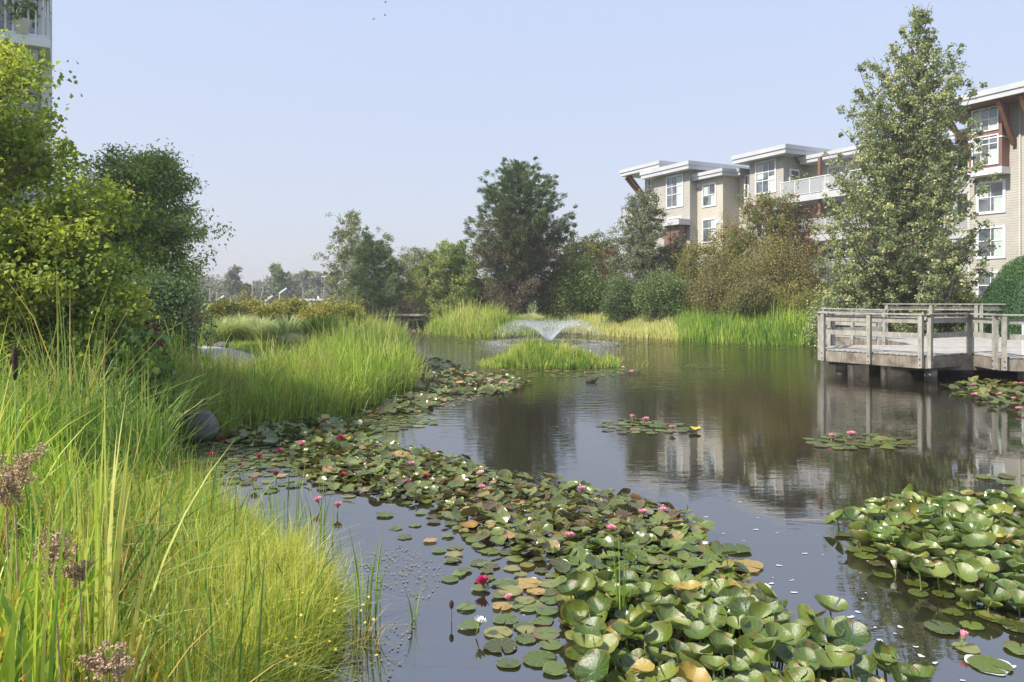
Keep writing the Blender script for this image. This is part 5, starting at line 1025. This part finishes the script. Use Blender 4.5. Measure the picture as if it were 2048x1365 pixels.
for px, py, c_, lab in [(1285, 1045, 'pink', 'pink water lily near the right end of the middle band, left of a pair'), (1325, 1041, 'pink', 'pink water lily near the right end of the middle band, right of a pair'), (1220, 1078, 'pink', 'pink water lily left of the tall green stems'),
        (1138, 1094, 'pink', 'pink water lily low in the middle band'), (1162, 996, 'pink', 'pink water lily on the upper edge of the middle band'), (963, 993, 'pink', 'pink water lily in the middle band, lower of two close ones'),
        (961, 963, 'pale', 'pale pink bloom in the middle band, upper of two close ones'), (853, 970, 'crimson', 'crimson water lily in the thick part of the middle band'), (816, 981, 'pink', 'pink water lily left of the crimson one in the middle band'),
        (822, 944, 'pink', 'pink water lily above the crimson one in the middle band'), (866, 924, 'crimson', 'dark crimson bloom on the upper edge of the middle band'), (685, 967, 'crimson', 'crimson water lily on the left end of the middle band'),
        (675, 1030, 'pink', 'pink water lily over open water near the grassy bank'), (637, 1019, 'pink', 'small pink water lily nearest the grassy bank'), (560, 917, 'crimson', 'crimson bloom in the left sheet of pads, beside another crimson'),
        (518, 927, 'crimson', 'crimson bloom in the left sheet, middle of three'), (480, 947, 'crimson', 'crimson bloom lowest in the left sheet of pads'), (445, 890, 'crimson', 'crimson bloom nearest the boulder'), (422, 924, 'crimson', 'crimson bloom left of the middle in the left sheet'),
        (552, 964, 'crimson', 'crimson bloom at the lower edge of the left sheet'), (508, 974, 'pink', 'pink bloom below the left sheet of pads'), (343, 950, 'pink', 'pink bloom farthest left against the reeds'),
        (605, 900, 'pink', 'pink bloom at the right of the left sheet'), (682, 888, 'crimson', 'crimson bloom where the left sheet meets the middle band'), (631, 838, 'pink', 'pink bloom at the foot of the left reeds'),
        (1265, 844, 'pink', 'pink water lily left on the centre raft'), (1292, 849, 'pink', 'pink water lily in the middle of the centre raft'), (1343, 866, 'pink', 'pink water lily at the right of the centre raft'),
        (1663, 884, 'pink', 'pink water lily left on the raft before the deck'), (1702, 879, 'pink', 'pink water lily right on the raft before the deck'), (1948, 778, 'pink', 'pink bloom highest in the patch under the deck'), (1948, 798, 'pink', 'pink bloom at the left edge of the patch under the deck'),
        (2000, 797, 'pink', 'pink bloom in the middle of the patch under the deck'), (2026, 806, 'pink', 'pink bloom right of the middle in the patch under the deck'), (2042, 775, 'pink', 'pink bloom at the right edge under the deck'), (2038, 827, 'pink', 'pink bloom lowest in the patch under the deck'),
        (1171, 753, 'pink', 'pink bloom below the middle of the island'), (1262, 750, 'pink', 'pink bloom right of the island'), (1005, 748, 'pink', 'pink bloom left below the island'), (1245, 741, 'pale', 'pale bloom at the right foot of the island')]:
    d = W(px, py)[1]; lily(px, py, c_, .078 if d < 12 else .1, lab, 1, G1, .08 if d < 12 else .06)
for k in range(70):
    if k < 48: px = rng.uniform(795, 1040); py = 722 + (px - 795) * .17 + rng.uniform(0, 55) * (1 - (px - 795) / 340); lab, g_ = 'small pale bloom in the band along the left reeds', 'small pale blooms along the left reeds'; c_ = ['white', 'pale', 'pale', 'pink'][k % 4]
    else: px = rng.uniform(760, 870); py = rng.uniform(661, 671); lab, g_ = 'tiny pink bloom in the far channel', 'tiny pink blooms in the far channel'; c_ = ['pink', 'pale'][k % 2]
    lily(px, py, c_, .075 if k < 48 else .14, lab, k % 3 > 0, g_, .07)
# seed bud standing in the water
x, y = W(903, 1243); e = tag(empty('lily_bud', (x, y, 0)), 'dark closed lily bud on a bare stalk over open water', 'bud'); mb = MB(); mb.tube([[0, 0, -.2], [0, 0, .1]], [.005, .005], 6); mb.build('stalk', M_stalk, e)
V, Q = blob((0, 0, .125), (.018, .018, .032), 10, 8, .05); mk('bud', V, Q, M_cattail, e, None, True)

# ------------------------------------------------------------------ emergent clumps, cattails, seed heads
def wclump(name, label, px, py, n_, h, R, mat, seed, wd=.014, bend=.12, cat='reed clump', group=None, z=-.05):
    r = np.random.default_rng(seed); x, y = W(px, py); a = r.uniform(0, 6.28, n_); q = r.uniform(0, 1, n_) ** .7
    rt = np.column_stack([R * q * np.cos(a), R * q * np.sin(a), np.zeros(n_)]); V, Q = blades_arrays(rt, h * r.uniform(.5, 1.05, n_), wd * r.uniform(.7, 1.2, n_), a, bend * r.uniform(.2, 2, n_), 6, face=r.uniform(0, 6.28, n_))
    o = mk(name, V, Q, mat, None, {'rnd': np.repeat(np.clip(.4 + r.normal(size=n_) * .2, 0, 1), 14)}); o.location = (x, y, z); return tag(o, label, cat, group)
wclump('reed_clump', 'upright reed clump in the water at the tip of the grassy bank', 732, 1245, 30, .8, .11, G_reed, 501)
wclump('reed_clump', 'small green shoots standing alone in open water', 828, 1248, 9, .43, .03, G_dark, 502, .011)
wclump('reed_clump', 'tall thin green stems rising out of the bottom centre lily clump', 1241, 1262, 10, 1.12, .035, G_reed, 503, .013, .05)
wclump('reed_clump', 'leaning shoots at the right end of the island', 1352 - 75, 733, 14, .6, .35, G_far, 504, .025, .5)
wclump('reed_clump', 'slim blades at the water edge in front of the crimson blooms', 640, 1075, 26, .7, .2, G_dark, 505, .014)
wclump('reed_clump', 'slender blades on the bank left of the open water', 560, 1040, 26, .75, .22, G_reed, 506, .014)
wclump('reed_clump', 'weedy brown stems at the water edge near the bottom', 715, 1300, 50, .35, .16, leafmat('weedy_stems', [(.16, .12, .05), (.2, .2, .06), (.3, .24, .1)], .2), 507, .007, .6)
def cattail(px, py, d, lab, hl=.2, hr=.014, stem=1.2):
    t_ = P(px, py, d); gz = float(gh(t_[0], d)); e = tag(empty('cattail', (t_[0], d, gz)), lab, 'cattail', 'cattails with brown heads'); top = t_[2] - gz
    mb = MB(); mb.tube([[.04, 0, 0], [0, 0, top]], [.006, .004], 6); mb.tube([[0, 0, top + hl], [0.005, 0, top + hl + .16]], [.003, .0015], 5); mb.build('stalk', M_stalk, e, True)
    mb = MB(); zz = np.linspace(0, hl, 8); mb.tube([[0, 0, top + z] for z in zz], [hr * k for k in (.45, .9, 1, 1, 1, 1, .9, .4)], 12); mb.build('seed_spike', M_cattail, e, True)
    rt = np.zeros((7, 3)); a = rng.uniform(0, 6.28, 7); V, Q = blades_arrays(rt, top * rng.uniform(.75, 1.15, 7), .02, a, rng.uniform(.05, .5, 7), 6, face=rng.uniform(0, 6.28, 7)); mk('leaf', V, Q, G_reed, e, {'rnd': np.repeat(rng.uniform(.3, .9, 7), 14)})
cattail(30, 760, 5.4, 'large brown cattail head at the far left, nearest', .25, .018); cattail(232, 682, 10.5, 'small dark cattail above the broad leaved shrub', .12, .014)
cattail(662, 673, 20, 'cattail in the reed bank, leftmost of three', .17, .022); cattail(684, 674, 20.5, 'cattail in the reed bank, middle of three', .17, .02); cattail(694, 656, 21, 'cattail in the reed bank, tallest of three', .2, .022)
for k, (px, py, s_, d, lab) in enumerate([(28, 930, .1, 3.6, 'dry brown seed head at the left edge, uppermost'), (12, 985, .08, 3.5, 'dry brown seed head at the left edge, just under the uppermost'), (108, 1097, .1, 3.5, 'large dry brown seed head low on the left'), (158, 1142, .05, 3.6, 'small dry seed head right of the large low one'), (212, 1320, .07, 3.0, 'dry brown seed head near the bottom edge')]):
    t_ = P(px, py, d); gz = float(gh(t_[0], d)); e = tag(empty('dried_flower', (t_[0], d, gz)), lab, 'seed head', 'dry seed heads on the left bank'); top = t_[2] - gz; r = np.random.default_rng(600 + k)
    mb = MB(); cs = r.normal(size=(26, 3)) * np.array([.5, .4, .38]) * s_; cs[:, 2] += top
    mb.tube([[.06, .02, 0], [.02, 0, top * .6], [0, 0, top - s_ * .6]], [.006, .005, .004], 6)
    for c in cs: mb.tube([[0, 0, top - s_ * .7], list(c)], [.002, .0015], 3, False)
    mb.build('stem', M_dry, e); N = 900; c = cs[r.integers(0, 26, N)] + r.normal(size=(N, 3)) * s_ * .16
    leaves('seed_head', c, .014, .011, M_dry, r.uniform(0, 1, N), e, r)
t_ = P(290, 862, 9.3); gz = float(gh(t_[0], 9.3)); e = tag(empty('purple_flower', (t_[0], 9.3, gz)), 'single purple flower spike among the left reeds', 'flower'); top = t_[2] - gz
mb = MB(); mb.tube([[0, 0, 0], [0, 0, top + .12]], [.005, .003], 5); mb.build('stem', M_stalk, e); r = np.random.default_rng(610); zz = r.uniform(-.12, .13, 260); a = r.uniform(0, 6.28, 260); q = .022 * (1 - (zz + .12) / .4)
leaves('flower_spike', np.column_stack([q * np.cos(a), q * np.sin(a), top + zz]), .018, .013, simple('purple_petals', [(.4, .16, .42), (.55, .28, .55)], 20, .6), r.uniform(0, 1, 260), e, r)
r = np.random.default_rng(620); M_yp = simple('yellow_petals', [(.7, .5, .02), (.8, .6, .04)], 20, .5); yme = None
for k in range(26):
    px, py = (r.uniform(430, 690), r.uniform(1130, 1330)) if k < 20 else (r.uniform(720, 760), r.uniform(1190, 1320)); d = CAMH * FPX / (py - HOR) * .84; t_ = P(px, py, d)
    if yme is None:
        V = []; T = []
        for j in range(5):
            a = j * 1.257; V += [[0, 0, 0], [cos(a - .5) * .7, sin(a - .5) * .7, .15], [cos(a), sin(a), .3], [cos(a + .5) * .7, sin(a + .5) * .7, .15]]; T.append([j * 4, j * 4 + 1, j * 4 + 2, j * 4 + 3])
        o = mk('yellow_flower', V, np.array(T), M_yp); yme = o.data; bpy.data.objects.remove(o)
        mb = MB(); mb.tube([[0, 0, 0], [.5, 0, -18]], [.12, .12], 4); o = mb.build('stem', M_stalk); ysm = o.data; bpy.data.objects.remove(o)
    o = bpy.data.objects.new('yellow_flower', yme); C.objects.link(o); o.location = t_; o.scale = (.011,) * 3; o.rotation_euler = (r.normal() * .4 + .3, r.normal() * .3, 0)
    tag(o, 'tiny yellow flower dotted in the near bank grass' if k < 20 else 'tiny yellow flower at the weedy water edge', 'flower', 'tiny yellow flowers in the grass' if k < 20 else 'tiny yellow flowers at the water edge')
    s_ = bpy.data.objects.new('stem', ysm); C.objects.link(s_); s_.parent = o
# grass plumes standing above the hedge gap
for k, (px, py) in enumerate([(372, 615), (388, 618), (398, 608), (405, 622), (392, 640)]):
    t_ = P(px, py, 13.5); gz = float(gh(t_[0], 13.5)); e = tag(empty('grass_plume', (t_[0], 13.5, gz)), 'pale seeding grass stalk standing before the hedge', 'grass plume', 'pale seeding grass stalks'); top = t_[2] - gz; r = np.random.default_rng(630 + k)
    mb = MB(); mb.tube([[-.1, 0, 0], [0, 0, top - .1], [.05, 0, top]], [.006, .004, .002], 5); mb.build('stem', M_dry, e); zz = r.uniform(-.3, 0, 160)
    leaves('seed_plume', np.column_stack([.05 + zz * .2 + r.normal(size=160) * .015, r.normal(size=160) * .015, top + zz + .08]), .03, .01, M_dry, r.uniform(0, 1, 160), e, r)

# ------------------------------------------------------------------ boulders, duck, birds, fountain, bits on the water
def boulder(px, pyb, d, w_, h_, lab, seed, moss=False, dep=.8):
    t_ = P(px, pyb, d); V, Q = blob((0, 0, h_ * .38), (w_ / 2, w_ / 2 * dep, h_ * .62), 22, 14, .13, seed, 1.3); e = mk('boulder', V, Q, M_rock, None, None, True); e.location = t_; tag(e, lab, 'boulder', 'boulders on the bank')
    if moss:
        Vm, Qm = blob((-.06, 0, h_ * .86), (w_ * .3, w_ * .24, h_ * .13), 18, 8, .3, 9); mk('moss', Vm, Qm, M_moss, e, None, True)
boulder(402, 872, 12.5, .6, .42, 'rounded grey boulder with moss on top at the water edge of the left bank', 1, True)
boulder(442, 700, 27, .6, .3, 'low grey boulder by the path left of the ornamental grasses', 2); boulder(458, 702, 27.3, .4, .2, 'small flat boulder touching the low one by the path', 3)
boulder(648, 745, 18.5, .32, .5, 'narrow upright grey stone at the right end of the lawn', 4, dep=.6); boulder(628, 750, 18.2, .4, .32, 'squat grey stone beside the upright stone', 5)
boulder(540, 725, 20.5, .5, .2, 'half hidden grey stone in the reeds beside the lawn', 6)
boulder(927, 672, 48, .9, .45, 'grey brown boulder on the far shore left of the fountain', 7); boulder(961, 674, 47.5, .6, .35, 'smaller boulder right of the brown one on the far shore', 8); boulder(990, 660, 50, .8, 1.1, 'tall bluish stone under the big pine', 9, dep=.6)
# duck
x, y = W(1183, 765); e = tag(empty('duck', (x, y, 0), .2), 'small brown duck swimming in front of the island', 'duck'); r = np.random.default_rng(3)
mb = MB(); s = np.linspace(0, 1, 12); prof_ = np.array([.012, .05, .075, .085, .09, .088, .08, .066, .045, .035, .03, .02])
mb.tube(np.column_stack([-.17 + .32 * s, 0 * s, .03 + .03 * (2 * s - 1) ** 2 + .03 * (s < .15)]), prof_, 12); mb.tube([[.1, 0, .05], [.125, 0, .085], [.135, 0, .105]], [.045, .034, .03], 10); V, Q = blob((.145, 0, .118), (.036, .028, .029), 12, 10, 0); mb.add(V, Q); mb.build('body', simple('duck_feathers', [(.03, .022, .016), (.08, .06, .045)], 40, .8), e, True)
mb = MB(); mb.tube([[.175, 0, .113], [.218, 0, .105]], [.012, .007], 8); mb.build('bill', M_dwood, e, True)
for k, (px, py) in enumerate([(771, 5), (770, 31), (747, 39)]):
    t_ = P(px, py, 85); e = tag(empty('bird', t_, rng.uniform(0, 3)), ['dark bird in the sky, highest of three', 'dark bird in the sky, middle of three', 'dark bird in the sky, lowest and farthest left of three'][k], 'bird', 'birds flying overhead')
    mb = MB(); mb.tube([[-.14, 0, 0], [-.05, 0, .01], [.06, 0, .01], [.14, 0, 0]], [.01, .04, .04, .01], 8); mb.build('body', M_cattail, e, True)
    for sg in (-1, 1):
        V = np.array([[.05, 0, .02], [.03, .2 * sg, .08], [-.02, .36 * sg, .03], [-.05, .18 * sg, .07], [-.06, 0, .02]]); mk('wing', V, np.array([[0, 1, 2, 3, 4]]), M_cattail, e)
# fountain
e = tag(empty('fountain', (FOUNT[0], FOUNT[1], 0)), 'floating fountain throwing a white V shaped spray behind the island', 'fountain'); r = np.random.default_rng(77)
m, n, b = newmat('spray_drops'); b.inputs['Base Color'].default_value = (.93, .95, .98, 1); b.inputs['Roughness'].default_value = .15; b.inputs['Subsurface Weight'].default_value = 0
tr = n.nodes.new('ShaderNodeBsdfTranslucent'); tr.inputs['Color'].default_value = (.95, .97, 1, 1); ms = n.nodes.new('ShaderNodeMixShader'); ms.inputs[0].default_value = .5
n.links.new(b.outputs[0], ms.inputs[1]); n.links.new(tr.outputs[0], ms.inputs[2]); n.links.new(ms.outputs[0], n.nodes['Material Output'].inputs['Surface']); M_drop = m
N = 19000; az = r.uniform(0, 6.28, N); az = np.round(az / (2 * pi / 34)) * (2 * pi / 34) + r.normal(size=N) * .07; s = r.uniform(0, 1, N) ** 1.15; R = 2.9 * r.uniform(.78, 1.1, N); Hh = 1.15 * r.uniform(.8, 1.07, N)
rad_ = R * s; z = 4 * Hh * s * (1 - s) * .98 + .04; z = Hh * (1 - ((s - .56) / .56) ** 2); k = z > 0; c = np.column_stack([rad_ * np.cos(az), rad_ * np.sin(az), z]) + r.normal(size=(N, 3)) * (.01 + .05 * s[:, None]); c = c[k & (c[:, 2] > 0)]
V, T = leaf_arrays(c, .027, .016, r, 0); mk('spray', V, T, M_drop, e)
mb = MB()
for k in range(34):
    a = k * 2 * pi / 34 + r.normal() * .04; s = np.linspace(0, r.uniform(.18, .42), 12); z = 1.17 * (1 - ((s - .56) / .56) ** 2); mb.tube(np.column_stack([3.25 * s * cos(a), 3.25 * s * sin(a), z + .02]), np.linspace(.009, .003, 12) * r.uniform(.4, 1.1), 4, False)
mb.build('jet', M_drop, e, True)
N = 2800; a = r.uniform(0, 6.28, N); q = 2.95 + r.normal(size=N) * .45; V, T = leaf_arrays(np.column_stack([q * np.cos(a), q * np.sin(a), np.abs(r.normal(size=N)) * .035 + .01]), .035, .02, r, 0); mk('splash', V, T, M_drop, e)
mb = MB(); mb.tube([[0, 0, -.1], [0, 0, .02], [0, 0, .05]], [.32, .32, .24], 20); mb.tube([[0, 0, .05], [0, 0, .12]], [.06, .09], 12); mb.build('float_and_nozzle', M_cattail, e, True)
# foam flecks
r = np.random.default_rng(88); V = []; F = []; n0 = 0
fl = [(1480, 1005), (1516, 1036), (1512, 1060), (1412, 1035), (1420, 1045), (1554, 1067), (1447, 1068), (1610, 1108), (1558, 1132), (1543, 1168), (1588, 1186), (1684, 1215), (1675, 1218), (1702, 1235), (1760, 1282), (1684, 1288), (1602, 1243), (1705, 1300), (1870, 1327), (2025, 1335), (1925, 1362), (1790, 1268), (1842, 1313), (1800, 1255), (1715, 1225), (1750, 1256), (1832, 1295)] + [(r.uniform(1440, 1760), r.uniform(1000, 1340)) for _ in range(34)]
for i, (px, py) in enumerate(fl):
    x, y = W(px, py); s_ = (.016 if i < 27 else .007) * r.uniform(.5, 1.3); th = np.linspace(0, 2 * pi, 10, endpoint=False); q = s_ * (1 + .35 * np.sin(2 * th + r.uniform(0, 6)) + .2 * np.sin(3 * th + r.uniform(0, 6)))
    V.append(np.column_stack([x + q * np.cos(th) * 1.3, y + q * np.sin(th), np.full(10, .004)])); F.append(np.arange(10) + n0); n0 += 10
x, y = W(1978, 1330); th = np.linspace(0, 2 * pi, 28, endpoint=False); a_ = np.column_stack([x + (.135 + .012 * np.sin(3 * th + 1) + .006 * np.sin(7 * th)) * np.cos(th), y + (.135 + .012 * np.sin(3 * th + 1) + .006 * np.sin(7 * th)) * np.sin(th), np.full(28, .003)]); V.append(a_); F2 = np.arange(28) + n0
tag(mk('foam', np.vstack(V), [np.array(F), F2[None, :]], simple('foam', [(.45, .47, .49), (.62, .64, .66)], 40, .6)), 'white flecks of foam drifting on the open water', 'foam', kind='stuff')
x, y = W(1390, 865); V, Q, _, _ = pad_arrays(r, .1, .5, .5); o = mk('fallen_leaf', V * .11, Q, simple('yellow_brown_leaf', [(.45, .28, .04), (.6, .42, .07)], 9, .5), None, None, True); o.location = (x, y, .03); tag(o, 'curled orange brown leaf floating right of the centre raft', 'leaf')
x, y = W(1720, 1068); mb = MB(); mb.tube([[-.5, .16, .005], [-.15, .1, .02], [.2, 0, .01], [.4, -.03, .012]], [.002, .004, .005, .003], 6); o = mb.build('floating_twig', M_dry, smooth=True); o.location = (x - .1, y + .3, 0); tag(o, 'thin pale twig floating above the right hand clump', 'twig')

# ------------------------------------------------------------------ haze
m = bpy.data.materials.new('haze'); m.use_nodes = True; n = m.node_tree; n.nodes.clear(); out = n.nodes.new('ShaderNodeOutputMaterial'); pv = n.nodes.new('ShaderNodeVolumePrincipled')
pv.inputs['Color'].default_value = (.9, .91, .93, 1); pv.inputs['Density'].default_value = .0010; pv.inputs['Anisotropy'].default_value = .2; n.links.new(pv.outputs[0], out.inputs['Volume'])
mb = MB(); mb.box(-1000, 1000, -300, 2000, -2, 20); o = mb.build('haze', m); tag(o, 'thin smoky summer haze over the pond and the far shore', 'haze', kind='stuff')
